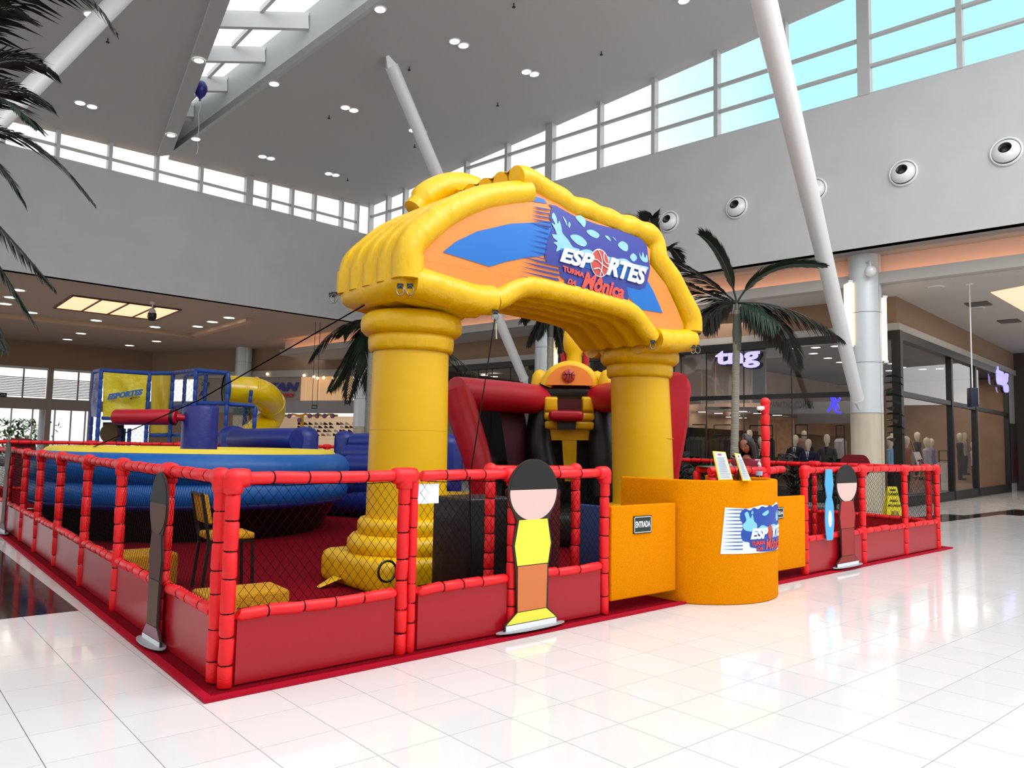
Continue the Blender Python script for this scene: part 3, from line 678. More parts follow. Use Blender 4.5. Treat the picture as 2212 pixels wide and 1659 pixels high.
def part(P,n,t0,t1,za,zb,o0,o1,m): obj(n,slab(P,MB(),t0,t1,za,zb,o0,o1),m,sf)
for P,te in ((Ap,tAe),(Bp,tBe)):
    part(P,'head_frame',-.05,te,z3,z2,-.1,.15,m_black);part(P,'cross_bar',0,te,zb0,zb1,-.04,.1,m_black);part(P,'base_frame',0,te,0,.3,-.06,.15,m_black)
part(Ap,'corner_post',-.12,.12,0,z2,-.12,.12,m_black)
bx=[2055,2107,2176]
for x in bx: t=tB(x);part(Bp,'post',t-.1,t+.1,0,z3,-.06,.12,m_black)
ax=[1840,1710,1606,1525,1455,1400,1290,1210,1150,1100,1060,1030,1000,960,930,900]
for x in ax: t=tA(x);part(Ap,'glass_joint',t-.012,t+.012,.3,z3,.02,.06,m_dark)
xx=[0]+[tA(x) for x in ax]
for a,b in zip(xx[:-1],xx[1:]):
    part(Ap,'pane',a+.02,b-.02,.3,zb0,.03,.04,m_shopglass);part(Ap,'pane',a+.02,b-.02,zb1,z3,.03,.04,m_shopglass)
xx=[0]+[tB(x) for x in bx]
for a,b in zip(xx[:-1],xx[1:]):
    part(Bp,'pane',a+.1,b-.1,.3,zb0,.03,.04,m_shopglass);part(Bp,'pane',a+.1,b-.1,zb1,z3,.03,.04,m_shopglass)
# neighbour front past the shop on the right
mb=slab(Bp,MB(),tBe+.1,34,0,z2,.02,.2);struct('wall_right_neighbour',mb,mat('neighbour_panel',(176,176,178),.5))
o=localthing('poster','dark poster panel with a reddish figure print at the far right shopfront edge','poster',tuple(Bp(tBe+1,0,-.0)))
OFF[o.name]=np.array(o.location)
obj('board',slab(Bp,MB(),tBe+.5,tBe+2.4,.35,2.9,-.04,.0),mat('poster_board',(60,58,62),.4),o)
obj('printed_shape',MB().prism([Bp(tBe+.7,.5,-.05),Bp(tBe+2.0,.45,-.05),Bp(tBe+1.9,1.4,-.05),Bp(tBe+1.5,2.1,-.05),Bp(tBe+1.1,2.2,-.05),Bp(tBe+.75,1.5,-.05)],(0,0,.001)),mat('poster_red',(120,60,66),.5,var=(8,.5)),o)
# interior shell
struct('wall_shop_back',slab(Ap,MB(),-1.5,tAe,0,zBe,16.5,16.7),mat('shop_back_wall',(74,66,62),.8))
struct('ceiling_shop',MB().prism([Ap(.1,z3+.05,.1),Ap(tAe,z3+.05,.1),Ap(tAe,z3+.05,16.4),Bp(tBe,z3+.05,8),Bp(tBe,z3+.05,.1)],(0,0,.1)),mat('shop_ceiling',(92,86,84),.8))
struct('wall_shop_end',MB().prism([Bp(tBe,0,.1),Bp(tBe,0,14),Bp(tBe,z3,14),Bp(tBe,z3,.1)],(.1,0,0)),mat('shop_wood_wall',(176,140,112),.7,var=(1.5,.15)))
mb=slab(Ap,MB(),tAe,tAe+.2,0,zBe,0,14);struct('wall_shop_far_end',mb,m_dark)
# upper inner bulkhead with pale panels behind the glass (left part)
pm=mat('taupe_panel',(150,134,122),.75);i=0
xs=[1400,1455,1500,1530,1571,1606,1640]
for a,b in zip(xs[:-1],xs[1:]):
    mb=slab(Ap,MB(),tA(b)+.03,tA(a)-.03,3.1,z3,.5,.56);o=obj('bulkhead_panel',mb,pm);o['kind']='structure'
mb=slab(Ap,MB(),tA(1640),tA(1612),3.1,z3,.5,.56);o=obj('bulkhead_panel',mb,mat('grey_panel',(96,94,94),.6));o['kind']='structure'
mb=slab(Ap,MB(),2.2,tA(1642),2.5,3.25,3.0,3.1);o=obj('bulkhead_panel',mb,mat('grey_bulkhead',(112,108,106),.7));o['kind']='structure'
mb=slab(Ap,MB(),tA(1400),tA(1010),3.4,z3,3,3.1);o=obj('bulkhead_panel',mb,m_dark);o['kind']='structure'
mb=slab(Bp,MB(),.5,tBe,2.3,z3,7,7.1);o=obj('bulkhead_panel',mb,mat('shop_wood_wall',(176,140,112)));o['kind']='structure'
# url lettering on grey bulkhead
def onA(x,y,o): p=onp(x,y,K+nA*o,nA)-K;return float(np.dot(p,dA)),p[2]
a=onA(1655,868,2.98);b=onA(1759,893,2.98);zt=onA(1655,868,2.98)[1];zb=onA(1655,884,2.98)[1]
sg=thing('wall_lettering','dark web address lettering on the grey wall inside the clothes shop','lettering',tuple(Ap(a[0],zb,2.97)))
mb=MB();text_mb('WWW.TNG.COM.BR',lambda u,v:Ap(a[0]+(b[0]-a[0])*u,zb+(zt-zb)*v-.0,2.96),(0,0,0),.03,mb=mb);obj('letters',mb,m_black,sg)
# illuminated sign 1
def sign(P,on,x0,y0,x1,y1,label,th,dp,s='tng'):
    a=on(x0,y1);b=on(x1,y0);sg=thing('shop_sign',label,'sign',tuple(P(a[0],a[1],-.12)))
    mb=MB();text_mb(s,lambda u,v:P(a[0]+(b[0]-a[0])*u,a[1]+(b[1]-a[1])*v,-.14),dp*.06,.028,mb=mb);obj('lit_letters',mb,mat('violet_glow',(176,168,255),.4,emit=1.0),sg)
    mb=MB();text_mb(s,lambda u,v:P(a[0]+(b[0]-a[0])*u+.02*np.sign(b[0]-a[0]),a[1]+(b[1]-a[1])*v-.03,-.07),dp*.08,.06,mb=mb);obj('letter_case',mb,m_black,sg);return sg
sign(Ap,lambda x,y:onA(x,y,-.1),1546,752,1641,799,'glowing violet shop lettering high on the glass left of the slanted strut',0,nA)
onB=lambda x,y,o=-.1:(float(np.dot(onp(x,y,K+nB*o,nB)-K,dB)),onp(x,y,K+nB*o,nB)[2])
t_=sign(Bp,onB,2152,800,2176,842,'small glowing shop lettering on a dark block at the right shopfront end',0,nB)
# blue neon bow at the glass
a=onA(1803,873,.3);t=thing('neon_figure','blue glowing neon figure behind the glass beside the web address','sign',tuple(Ap(a[0],a[1],.3)))
mb=MB()
def apx(x,y,o=.3): q=onA(x,y,o);return Ap(q[0],q[1],o)
for pl in ([(1793,853),(1798,862),(1797,875),(1792,885),(1788,889)],[(1815,860),(1808,868),(1801,878),(1806,890),(1816,892)],[(1793,853),(1802,858),(1806,872),(1812,884)]):
    mb.tube([apx(*p) for p in pl],.035,6)
obj('neon_tube',mb,mat('neon_blue',(40,30,255),.4,emit=2.),t)
# interior downlights
random.seed(2)
ORD=['first','second','third','fourth','fifth','sixth','seventh','eighth','ninth','tenth','eleventh','twelfth','thirteenth','fourteenth']
SD1=sorted([(1720,752),(1762,750),(1805,747),(1757,763),(1788,773),(1815,782),(1926,785),(1921,800),(1949,793),(1993,797),(2030,796),(1909,777)])
for x,y in SD1:
    disc('shop_downlight',gp(x,y,z3+.05),UP,.17,m_black,m_lamp,'clothes shop ceiling downlight, '+ORD[SD1.index((x,y))]+' from the left','downlights inside the clothes shop')
for k,(x,y,D) in enumerate(sorted(((1517,889,27),(1552,892,26),(1533,900,29),(1555,903,30),(1511,895,31),(1590,896,26),(1603,888,25),(1638,892,24),(1679,896,24),(1576,900,28),(1596,902,29),(1605,902,29.4)))):
    c=atD(x,y,D);disc('shop_downlight',c,UP,.2,m_black,m_lamp,'lower inner shop ceiling downlight, '+ORD[k]+' from the left','lower downlights inside the clothes shop')
struct('ceiling_shop_inner',MB().prism([Ap(tA(1640,900),2.98,3.2),Ap(tA(1400),2.98,1.),Ap(tA(1400),2.98,12),Ap(tA(1640),2.98,12)],(0,0,.1)),mat('shop_ceiling',(92,86,84)))
for k,(x,y) in enumerate(sorted(((1075,794),(1105,792),(998,793),(1003,805),(1068,813),(1023,807),(1046,810)))):
    c=onp(x,y,K+nA*2,nA);disc('shop_downlight',c,UP,.2,m_black,m_lamp,'dark shop downlight seen left of the arch opening, '+ORD[k]+' from the left','downlights of the dark shop behind the arch')
# mannequins
m_skinw=mat('mannequin_skin',(206,190,164),.4)
def mannequin(pos,rz,suit,shirt,tie,label,skin=None,name='mannequin'):
    t=localthing(name,label,'mannequin',pos,rz,'shop mannequins' if name=='mannequin' else None)
    mb=MB();mb.lathe([(.052,1.42),(.05,1.53),(.08,1.58),(.1,1.64),(.106,1.71),(.092,1.785),(.052,1.83),(.001,1.845)],(0,0,0),14,sx=.92,sy=1.1);obj('head',mb,skin or m_skinw,t)
    mb=MB();mb.lathe([(.155,.82),(.17,.95),(.15,1.08),(.175,1.25),(.205,1.36),(.17,1.43),(.06,1.47)],(0,0,0),16,sx=1.12,sy=.66)
    for sx in (-1,1): mb.tube([(sx*.2,0,1.38),(sx*.26,.0,1.2),(sx*.275,-.02,1.02),(sx*.26,-.07,.82)],[.062,.055,.05,.043],8)
    obj('jacket',mb,suit,t)
    mb=MB();mb.add([(-.055,-.125,1.44),(.055,-.125,1.44),(.012,-.142,1.2),(-.012,-.142,1.2)],[(0,1,2,3)]);obj('shirt_front',mb,shirt,t)
    if tie: mb=MB();mb.add([(-.016,-.13,1.42),(.016,-.13,1.42),(.022,-.146,1.25),(0,-.148,1.21),(-.022,-.146,1.25)],[(0,1,2,3,4)]);obj('tie',mb,tie,t)
    mb=MB()
    for sx in (-1,1): mb.tube([(sx*.085,0,.86),(sx*.09,0,.48),(sx*.09,.02,.08)],[.095,.075,.055],8);mb.obox((sx*.09,-.05,.04),(.04,0,0),(0,.11,0),(0,0,.04))
    obj('trousers',mb,mat('dark_trousers',(18,20,34),.8),t)
    return t
cl=lambda n,c: mat('cloth_'+n,c,.85,bump=(30,.3,.01))
faceL=math.pi/2*-1+R_(0)   # facing -X (toward the hall)
MN=[(1619,928,1.0,'brown',(86,60,54),(210,210,205),None,'mannequin in a brown blazer over a white shirt behind the seated attendant'),
(1643,944,1.4,'night',(22,24,30),(200,200,198),None,'short-looking mannequin in black tucked beside the red pole'),
(1718,939,.9,'black',(20,20,24),(225,225,225),(16,16,20),'mannequin in a black suit with a black tie, left of the navy one'),
(1746,948,.6,'navy',(18,24,58),(225,225,225),(60,90,110),'mannequin in a navy suit with a pale blue tie'),
(1786,938,.8,'greysuit',(62,62,64),(16,16,18),None,'mannequin in a grey blazer over a black shirt left of the big column'),
(1737,930,2.2,'blackb',(26,25,27),(225,225,225),None,'mannequin in black standing at the back between two suits')]
for x,y,o,nm,sc,sh,ti,lab in MN:
    q=onp(x,y,K+nA*(o+.2),nA);mannequin((q[0],q[1],q[2]-1.845),R_(-83)+.1,cl(nm,sc),cl(nm+'s',sh),cl(nm+'t',ti) if ti else None,lab)
MN=[(1923,942,.6,'denim',(112,148,180),(120,156,190),'mannequin in a light blue denim shirt right of the big column'),
(1931,932,1.6,'char',(40,42,46),(60,60,64),'mannequin in charcoal partly behind the denim shirt one'),
(1957,942,.6,'rust',(142,78,44),(60,60,60),'mannequin in a rust brown jacket beside the easel'),
(1981,933,1.8,'ink',(38,38,44),(50,50,54),'mannequin in a dark shirt behind the easel top'),
(2002,945,.8,'lilac',(168,160,176),(180,172,190),'mannequin in a pale lilac grey shirt right of the easel'),
(2011,947,1.6,'violet',(120,116,176),(130,126,186),'mannequin in a violet shirt behind the lilac one'),
(2073,935,.7,'tuxe',(28,28,32),(190,190,180),'mannequin in a black suit at the shop entrance gap'),
(2083,934,1.4,'knit',(158,150,140),(160,60,60),'mannequin with a pale scarf at the entrance gap'),
(2103,953,.6,'paleb',(170,172,188),(170,172,188),'mannequin in pale denim just right of the shop post'),
(2114,938,1.2,'greyk',(60,60,66),(70,70,74),'mannequin in dark grey behind the white clothes rail'),
(2134,941,1.6,'rose',(150,116,124),(150,116,124),'mannequin in a rose top near the right shop end')]
for x,y,o,nm,sc,sh,lab in MN:
    q=onp(x,y,K+nB*(o+.15),nB);mannequin((q[0],q[1],q[2]-1.845),R_(6),cl(nm,sc),cl(nm+'s',sh),None,lab)
# display plinths behind the glass
for P,t0,t1,lab in ((Ap,.4,tA(1600),'left face'),(Bp,.4,tB(2050),'right face')):
    o=obj('display_plinth',slab(P,MB(),t0,t1,0,.32,.2,2.6),m_black);tag(o,'low black display plinth behind the shop glass on the %s'%lab,'plinth')
# garment rails
def rail(p,q,n,col,label,h=1.75,L=.85):
    p=np.array(p);q=np.array(q);t=thing('clothes_rail',label,'rail',tuple(p),'clothes rails')
    mb=MB();mb.tube([p+UP*h,q+UP*h],.02,6)
    for e_ in (p,q): mb.tube([e_,e_+UP*(h+.35)],.022,6)
    mb.tube([p+UP*(h+.35),q+UP*(h+.35)],.022,6);obj('frame',mb,m_black,t)
    d=unit(q-p);s2=np.cross(d,UP)
    for k in range(n):
        c=p+(q-p)*((k+.7)/(n+.4))+UP*(h-.08);w_=.2+.02*math.sin(k*3);l=L*(1+.12*math.sin(k*2.3));mb=MB()
        mb.add([c-s2*.03-d*.03,c+s2*.03-d*.03,c+s2*w_-UP*.1-d*.035,c+s2*(w_*.95)-UP*l-d*.04,c-s2*(w_*.95)-UP*l-d*.04,c-s2*w_-UP*.1-d*.035]+[c-s2*.03+d*.03,c+s2*.03+d*.03,c+s2*w_-UP*.1+d*.035,c+s2*(w_*.95)-UP*l+d*.04,c-s2*(w_*.95)-UP*l+d*.04,c-s2*w_-UP*.1+d*.035],
         [(0,1,2,5),(5,2,3,4),(6,11,8,7),(11,10,9,8),(0,6,7,1),(1,7,8,2),(2,8,9,3),(3,9,10,4),(4,10,11,5),(5,11,6,0)])
        cc_=col if not isinstance(col,list) else col[k%len(col)]
        g_=obj('garment',mb,cc_,t)
def arail(x0,x1,o,y,**k): 
    a=Ap(tA(x0),.3,o);b=Ap(tA(x1),.3,o);return a,b
greyc=cl('dgrey',(52,50,50));tan=cl('tan',(150,118,102));blk=cl('blk',(22,20,22));wine=cl('wine',(70,24,32));wh=cl('wht',(190,182,178))
rail(*arail(1462,1500,.8,0),n=7,col=greyc,label='clothes rail of dark grey coats at the left of the lower shop window')
rail(*arail(1506,1560,1.2,0),n=12,col=[blk,blk,wine],label='long clothes rail of black garments behind the palm trunk')
rail(*arail(1562,1612,2.0,0),n=12,col=[blk,wine,blk],label='clothes rail of black and wine clothes further back')
rail(*arail(1680,1706,1.4,0),n=6,col=tan,label='clothes rail of tan coats between the red pole and the black suit')
rail(*arail(1760,1778,1.8,0),n=4,col=wh,label='short clothes rail of pale shirts behind the grey blazer')
rail(*arail(1796,1836,2.2,0),n=8,col=[blk,greyc],label='clothes rail of dark clothes just left of the big column')
rail(Bp(tB(2020),.3,1.0),Bp(tB(2045),.3,1.6),n=7,col=[wh,cl('lil2',(150,150,190))],label='low clothes rail of pale shirts at the right shop window',h=1.15,L=.9)
rail(Bp(tB(2018),.3,2.4),Bp(tB(2048),.3,2.4),n=8,col=[greyc,blk],label='clothes rail of dark shirts behind the pale ones at right')
rail(Bp(tB(2086),.1,.6),Bp(tB(2104),.1,1.2),n=5,col=[wh,cl('pink',(170,120,130))],label='clothes rail of long pale garments in the entrance gap',h=1.2,L=1.0)
# warm shelving blocks behind the rails
for k,(x0,x1) in enumerate(((1513,1526),(1530,1552),(1556,1590))):
    o=obj('back_shelf',slab(Ap,MB(),tA(x1)*1.0,tA(x0),1.3,2.7,4.5,4.7),mat('wood_painted_glow',(150,110,78),.6,emit=.18,var=(6,.3)));tag(o,'warm lit wooden back shelf %s in the clothes shop'%('left of the others','between two others','behind the palm trunk')[k],'shelf')  # warm light on the wood is put in as emission
# pictures on the right inner wall
for k,(x0,y0,x1,y1,c_) in enumerate(((2010,838,2043,866,(70,40,50)),(2013,880,2029,900,(130,110,90)),(2036,873,2068,905,(96,60,66)),(2058,838,2070,852,(50,48,50)),(2058,856,2070,870,(54,50,52)))):
    a=onB(x0,y1,6.9);b=onB(x1,y0,6.9);t=thing('wall_picture',('wide dark maroon picture high on the inner shop wall','small tan picture on the inner shop wall','maroon poster picture near the shop post','upper small dark picture beside the post','lower small dark picture beside the post')[k],'picture',tuple(Bp(a[0],a[1],6.9)))
    obj('frame',slab(Bp,MB(),a[0],b[0],a[1],b[1],6.85,6.95),mat('picture_frame',(120,100,90),.5),t)
    obj('canvas',slab(Bp,MB(),a[0]+.05,b[0]-.05,a[1]+.05,b[1]-.05,6.82,6.86),mat('picture_%d'%k,c_,.6,var=(5,.4)),t)
# easel with price board
a=Bp(tB(1990),0,.35);t=thing('easel','leaning wooden easel with a white 78 price board behind the shop glass','easel',tuple(a))
mb=MB()
def bpx(x,y,o=.35): q=onB(x,y,o);return Bp(q[0],q[1],o)
mb.tube([bpx(1967,950),bpx(2004,1062)],.03,6);mb.tube([bpx(1990,1010),bpx(1972,1065)],.03,6);mb.tube([bpx(1970,1030),bpx(2000,1028)],.03,6);obj('wooden_leg',mb,mat('easel_wood',(170,110,70),.6),t)
pb=[bpx(1973,977,.3),bpx(1986,976,.3),bpx(2000,1010,.3),bpx(1985,1014,.3)]
mb=MB();mb.prism(pb,nB*.03);b_=obj('price_board',mb,mat('board_white',(220,205,205),.5),t)
mb=MB();fnb=lambda u,v:pb[3]+(pb[2]-pb[3])*u+(pb[0]-pb[3])*v-nB*.01
text_mb('78',lambda u,v:fnb(.15+.75*u,.12+.42*v),(0,0,0),.04,mb=mb);obj('price_text',mb,mat('price_red',(120,40,40),.6),b_)
# thin metal tube hanging from the low ceiling with a dark box
a=gp(2094,612,CEILZ);bq=atD(2099,842,depth(a));t=thing('hanging_speaker','small blue black box hanging on a long thin rod at right','speaker',tuple(a))
bz=bq[2];mb=MB();mb.tube([a,np.array([a[0],a[1],bz])],.018,8);mb.lathe([(.1,0),(.1,-.03)],a,12);obj('rod',mb,m_metalw,t)
mb=MB();mb.rbox(np.array([a[0],a[1],bz-.22]),CR*.1,CF*.1,UP*.25,.02);obj('box',mb,mat('box_navy',(24,30,56),.4),t)
# ceiling things right
for k,(x,y) in enumerate(((2113,656),(2180,693))):
    c=gp(x,y,CEILZ);o=obj('ceiling_grille',slab(lambda t,z,o:np.array([c[0],c[1],0])+dB*t+nB*o+UP*z,MB(),-.35,.35,CEILZ-.03,CEILZ,-.3,.3),mat('grille_grey',(90,88,88),.6));tag(o,('nearer the corner','nearer the right frame edge')[k].join(('square air grille in the low right ceiling ','')),'grille')
for x,y in ((2022,620),(2111,665)):
    disc('ceiling_downlight',gp(x,y,CEILZ),UP,.2,m_metalw,mat('unlit_lens',(190,190,188),.3),'unlit round downlight in the low ceiling '+('right of the big pale column' if x<2050 else 'beside the hanging rod'),'unlit downlights of the low ceiling')
pts=[gp(x,y,CEILZ) for x,y in ((2140,631),(2212,672),(2300,720),(2300,600))]
o=obj('ceiling_recess',MB().prism(pts,(0,0,-.02)),mat('recess_glow',(246,214,178),.6,emit=.8));o['kind']='structure';o.name='trim_8'
# leafy plant right of column
t=thing('fiddle_leaf_plant','tall broad leaved dark plant squeezed behind the big pale column','plant',tuple(Ap(-.2,0,-1.0)))
pc=atD(1912,900,20.9);mb=MB();mb.tube([np.array([pc[0],pc[1],0]),pc+UP*.7],.03,6);obj('stem',mb,mat('brown_stem',(80,60,40)),t)
mlf=mat('dark_leaf',(22,34,26),.4)
for k in range(11):
    z=1.9+k*.17;an=k*2.3;d=CR*(.55+.35*math.sin(an))+CF*.5*math.cos(an);d=unit(d);c=np.array([pc[0],pc[1],z]);s2=unit(np.cross(d,UP))*.14
    mb=MB();mb.add([c,c+d*.15+s2*.7+UP*.05,c+d*.35+s2*1.0+UP*.04,c+d*.5-UP*.06,c+d*.35-s2*1.0+UP*.04,c+d*.15-s2*.7+UP*.05,c+d*.25+UP*.0],[(0,1,6),(1,2,6),(2,3,6),(3,4,6),(4,5,6),(5,0,6)]);obj('leaf',mb,mlf,t)
# ---- unseen sides of the hall, low walls that the shop glass and floor mirror
HW=4.2
for nm,a,b in (('wall_behind',(-10,-9),(46,-9)),('wall_left_side',(-10,-9),(-10,30)),('wall_far_right',(46,-9),(46,14))):
    mb=MB();mb.prism([(a[0],a[1],0),(b[0],b[1],0),(b[0],b[1],HW),(a[0],a[1],HW)],(-.2,-.2,0) if nm!='wall_far_right' else (.2,0,0));struct(nm,mb,mat('hall_side_wall',(128,122,118),.8))
# ================================================================ play area
def FX(x): return 4.83+(x-1.84)*.0147
def FY(y): return 1.84+(y-4.83)*.021
car=MB();car.prism([(1.745,4.732,.002),(13.77,4.985,.002),(13.86,18.88,.002),(2.03,18.88,.002)],(0,0,.018))
o=obj('play_carpet',car,m_carpet);tag(o,'deep red carpet covering the whole fenced play area','carpet')
edge=MB();W_=.075
outer=[(1.69,4.68),(13.86,4.93),(13.95,18.95),(1.98,18.95)];inner=[(1.745,4.732),(13.77,4.985),(13.86,18.88),(2.03,18.88)]
ROOTC=o
for i in range(4):
    a,b,c,d=outer[i],outer[(i+1)%4],inner[(i+1)%4],inner[i];mb=MB();mb.prism([(a[0],a[1],.002),(b[0],b[1],.002),(c[0],c[1],.002),(d[0],d[1],.002)],(0,0,.022));obj('carpet_edge',mb,m_carped,o)
def foam_post(t,x,y,h,r=.045,top=True,z0=.02,ties=True,seed=0,m=None):
    rnd=random.Random(int(x*100+y*31)+seed);mb=MB();z=z0;pts=[];rr=[];tz=[]
    while z<h-.03:
        L=rnd.uniform(.13,.22);z2=min(z+L,h)
        for zz,q in ((z+.004,.86),(z+.018,1.),(z2-.018,1.),(z2-.004,.86)): 
            pts.append((x+rnd.uniform(-.003,.003),y+rnd.uniform(-.003,.003),zz));rr.append(r*q)
        tz.append(z2);z=z2
    mb.tube(pts,rr,12);obj('post',mb,m or m_red,t)
    if ties:
        mb=MB()
        for q in tz[:-1]: mb.lathe([(r*.9,-.004),(r*.96,0),(r*.9,.004)],(x,y,q),10,cap=False)
        obj('tie',mb,m_tie,t)['kind']='stuff'
def foam_rail(t,p,q,r=.042,ties=True,m=None,wav=.004):
    p=np.array(p,float);q=np.array(q,float);L=np.linalg.norm(q-p);d=(q-p)/L;rnd=random.Random(int(p[0]*97+q[1]*13));pts=[];rr=[];s=0;tz=[]
    while s<L-.02:
        l=rnd.uniform(.16,.3);s2=min(s+l,L);
        if L-s2<.06: s2=L
        for a,k in ((s+.004,.84),(s+.02,1.),(s2-.02,1.),(s2-.004,.84)):
            pts.append(p+d*a+UP*rnd.uniform(-wav,wav));rr.append(r*k)
        tz.append(s2);s=s2
    mb=MB();mb.tube(pts,rr,10);obj('rail',mb,m or m_red,t)
    if ties and len(tz)>1:
        mb=MB()
        for a in tz[:-1]: mb.lathe([(r*.9,-.004),(r*.97,0),(r*.9,.004)],p+d*a,10,d,cap=False)
        obj('tie',mb,m_tie,t)['kind']='stuff'
def joint(t,p,r=.062,dirs=(),m=None,L=.1):
    mb=MB();mb.sphere(p,r*1.02,12,8)
    for d in dirs: d=unit(d);p_=np.array(p,float);mb.tube([p_,p_+d*L*.5,p_+d*L*.92,p_+d*L],[r,r*1.0,r*.95,r*.7],12)
    obj('joint',mb,m or m_red,t)
def net(t,p,q,z0,z1,step=.052,th=.0016,m=None,dens=1.,name='net'):
    p=np.array(p,float);q=np.array(q,float);L=np.linalg.norm((q-p)[:2]);d=(q-p)/L;Hh=z1-z0;mb=MB();n_=np.cross(d,UP)
    def P(s,z): return np.array([p[0],p[1],0])+d*s+UP*(z0+z)
    k=-int(Hh/step)-1
    asp=1.25
    while k*step<L+Hh:
        for sg in (1,-1):
            if sg==1: s0=k*step;a=(s0,0.);b=(s0+Hh/asp,Hh)
            else: s0=k*step;a=(s0,Hh);b=(s0+Hh/asp,0.)
            # clip to 0..L
            (sa,za),(sb,zb)=a,b
            if sb<=0 or sa>=L: continue
            def at(s): return za+(zb-za)*(s-sa)/(sb-sa)
            s1,s2=max(sa,0),min(sb,L);pa=P(s1,at(s1));pb=P(s2,at(s2))
            dd=pb-pa;ll=np.linalg.norm(dd)
            if ll<.02: continue
            dd/=ll;w1=np.cross(dd,n_)*th;w2=n_*th
            o=len(mb.v);mb.add([pa+w1,pa-w1*.5+w2*.87,pa-w1*.5-w2*.87,pb+w1,pb-w1*.5+w2*.87,pb-w1*.5-w2*.87],[(0,1,4,3),(1,2,5,4),(2,0,3,5)])
        k+=1
    mb.tube([P(0,Hh),P(L*.25,Hh-.012),P(L*.5,Hh-.004),P(L*.75,Hh-.014),P(L,Hh)],.003,4);mb.tube([P(0,0),P(L,0)],.003,4)
    o=obj(name,mb,m or m_tie,t);o['kind']='stuff';return o
def board(t,p,q,z0=.035,z1=.43,th=.012,m=None):
    p=np.array(p,float);q=np.array(q,float);d=unit(q-p);n_=np.cross(d,UP);mb=MB();c=(p+q)/2;mb.obox([c[0],c[1],(z0+z1)/2],d*np.linalg.norm(q-p)/2,n_*th,UP*(z1-z0)/2);obj('board',mb,m or m_panel,t)
HR=1.31;HB=.46
def fence(name,label,posts,pairs,step=.068,th=.0016,ends=(True,True),h=HR,double=(),nets=True,ties=True):
    "posts: list of xy; pairs: bays with index"
    t=thing(name,label,'fence',(posts[0][0],posts[0][1],0))
    for i,(x,y) in enumerate(posts):
        d=unit(np.array(posts[min(i+1,len(posts)-1)])-np.array(posts[max(i-1,0)]));
        foam_post(t,x,y,h-.02,ties=ties)
        if i in double: foam_post(t,x+d[0]*.085,y+d[1]*.085,h-.02,r=.036,seed=3,ties=ties)
        ds=[]
        if i>0: ds.append((-d[0],-d[1],0))
        if i<len(posts)-1: ds.append((d[0],d[1],0))
        joint(t,(x,y,h),dirs=ds+[(0,0,-1)])
    for i in pairs:
        a=posts[i];b=posts[i+1];d=unit(np.array(b)-np.array(a));s=.06;ld=.085 if i in double else 0
        p=np.array([a[0]+d[0]*(s+ld),a[1]+d[1]*(s+ld),h]);q=np.array([b[0]-d[0]*s,b[1]-d[1]*s,h]);foam_rail(t,p,q,ties=ties)
        p[2]=q[2]=HB;foam_rail(t,p,q,r=.04,ties=ties,wav=.008)
        board(t,p,q)
        if nets: net(t,p,q,HB+.035,h-.04,step,th)
    return t
Fp=lambda xs:[(x,FX(x)) for x in xs]
fence('fence','near red foam padded fence left of the entrance gate, yellow banded cutout on it',Fp([1.86,3.14,4.22,5.36]),[0,1,2],double=(1,))
fence('fence','red foam padded fence right of the orange counter',Fp([9.10,10.72,12.15,13.42]),[0,1,2],double=(),step=.07)
LYs=[6.13,7.56,9.0,10.5,11.95,13.25,14.89,16.8,18.7]
fence('fence','long red foam padded fence running back along the left side',[(FY(y),y) for y in [4.98]+LYs],list(range(9)),step=.062,th=.0014,double=())
fence('fence','red foam padded fence closing the right end of the play area',[(13.42,5.12),(13.45,7.1),(13.48,9.1),(13.5,11.1),(13.53,13.1),(13.55,15.1)],range(5),step=.07)
fence('fence','far red fence along the back of the play area behind the blue pool',[(2.2,19.0)]+[(2.2+1.9*k,19.0) for k in range(1,7)],range(6),step=.16,th=.003,h=1.42)
# inner return rail near the entrance
t=thing('fence','short inner red fence rail just behind the near entrance fence','fence',(4.3,5.25,0))
foam_rail(t,(4.33,5.3,1.33),(5.30,5.2,1.33));foam_post(t,4.33,5.3,1.3);foam_post(t,5.30,5.2,1.3);joint(t,(4.33,5.3,1.33));joint(t,(5.3,5.2,1.33));net(t,(4.36,5.3,0),(5.28,5.2,0),.1,1.28)
# paper sheet on the net
a=onp(901,1046,(0,FX(3.3)-.01,0),(0,1,0));b=onp(949,1087,(0,FX(3.3)-.01,0),(0,1,0))
mb=MB();mb.box(a[0],b[0],FX(3.3)+.0,FX(3.3)+.002,b[2],a[2]);o=obj('paper_sheet',mb,mat('white_paper',(232,240,248),.8));tag(o,'blank white paper sheet tied inside the net before the yellow column','paper')
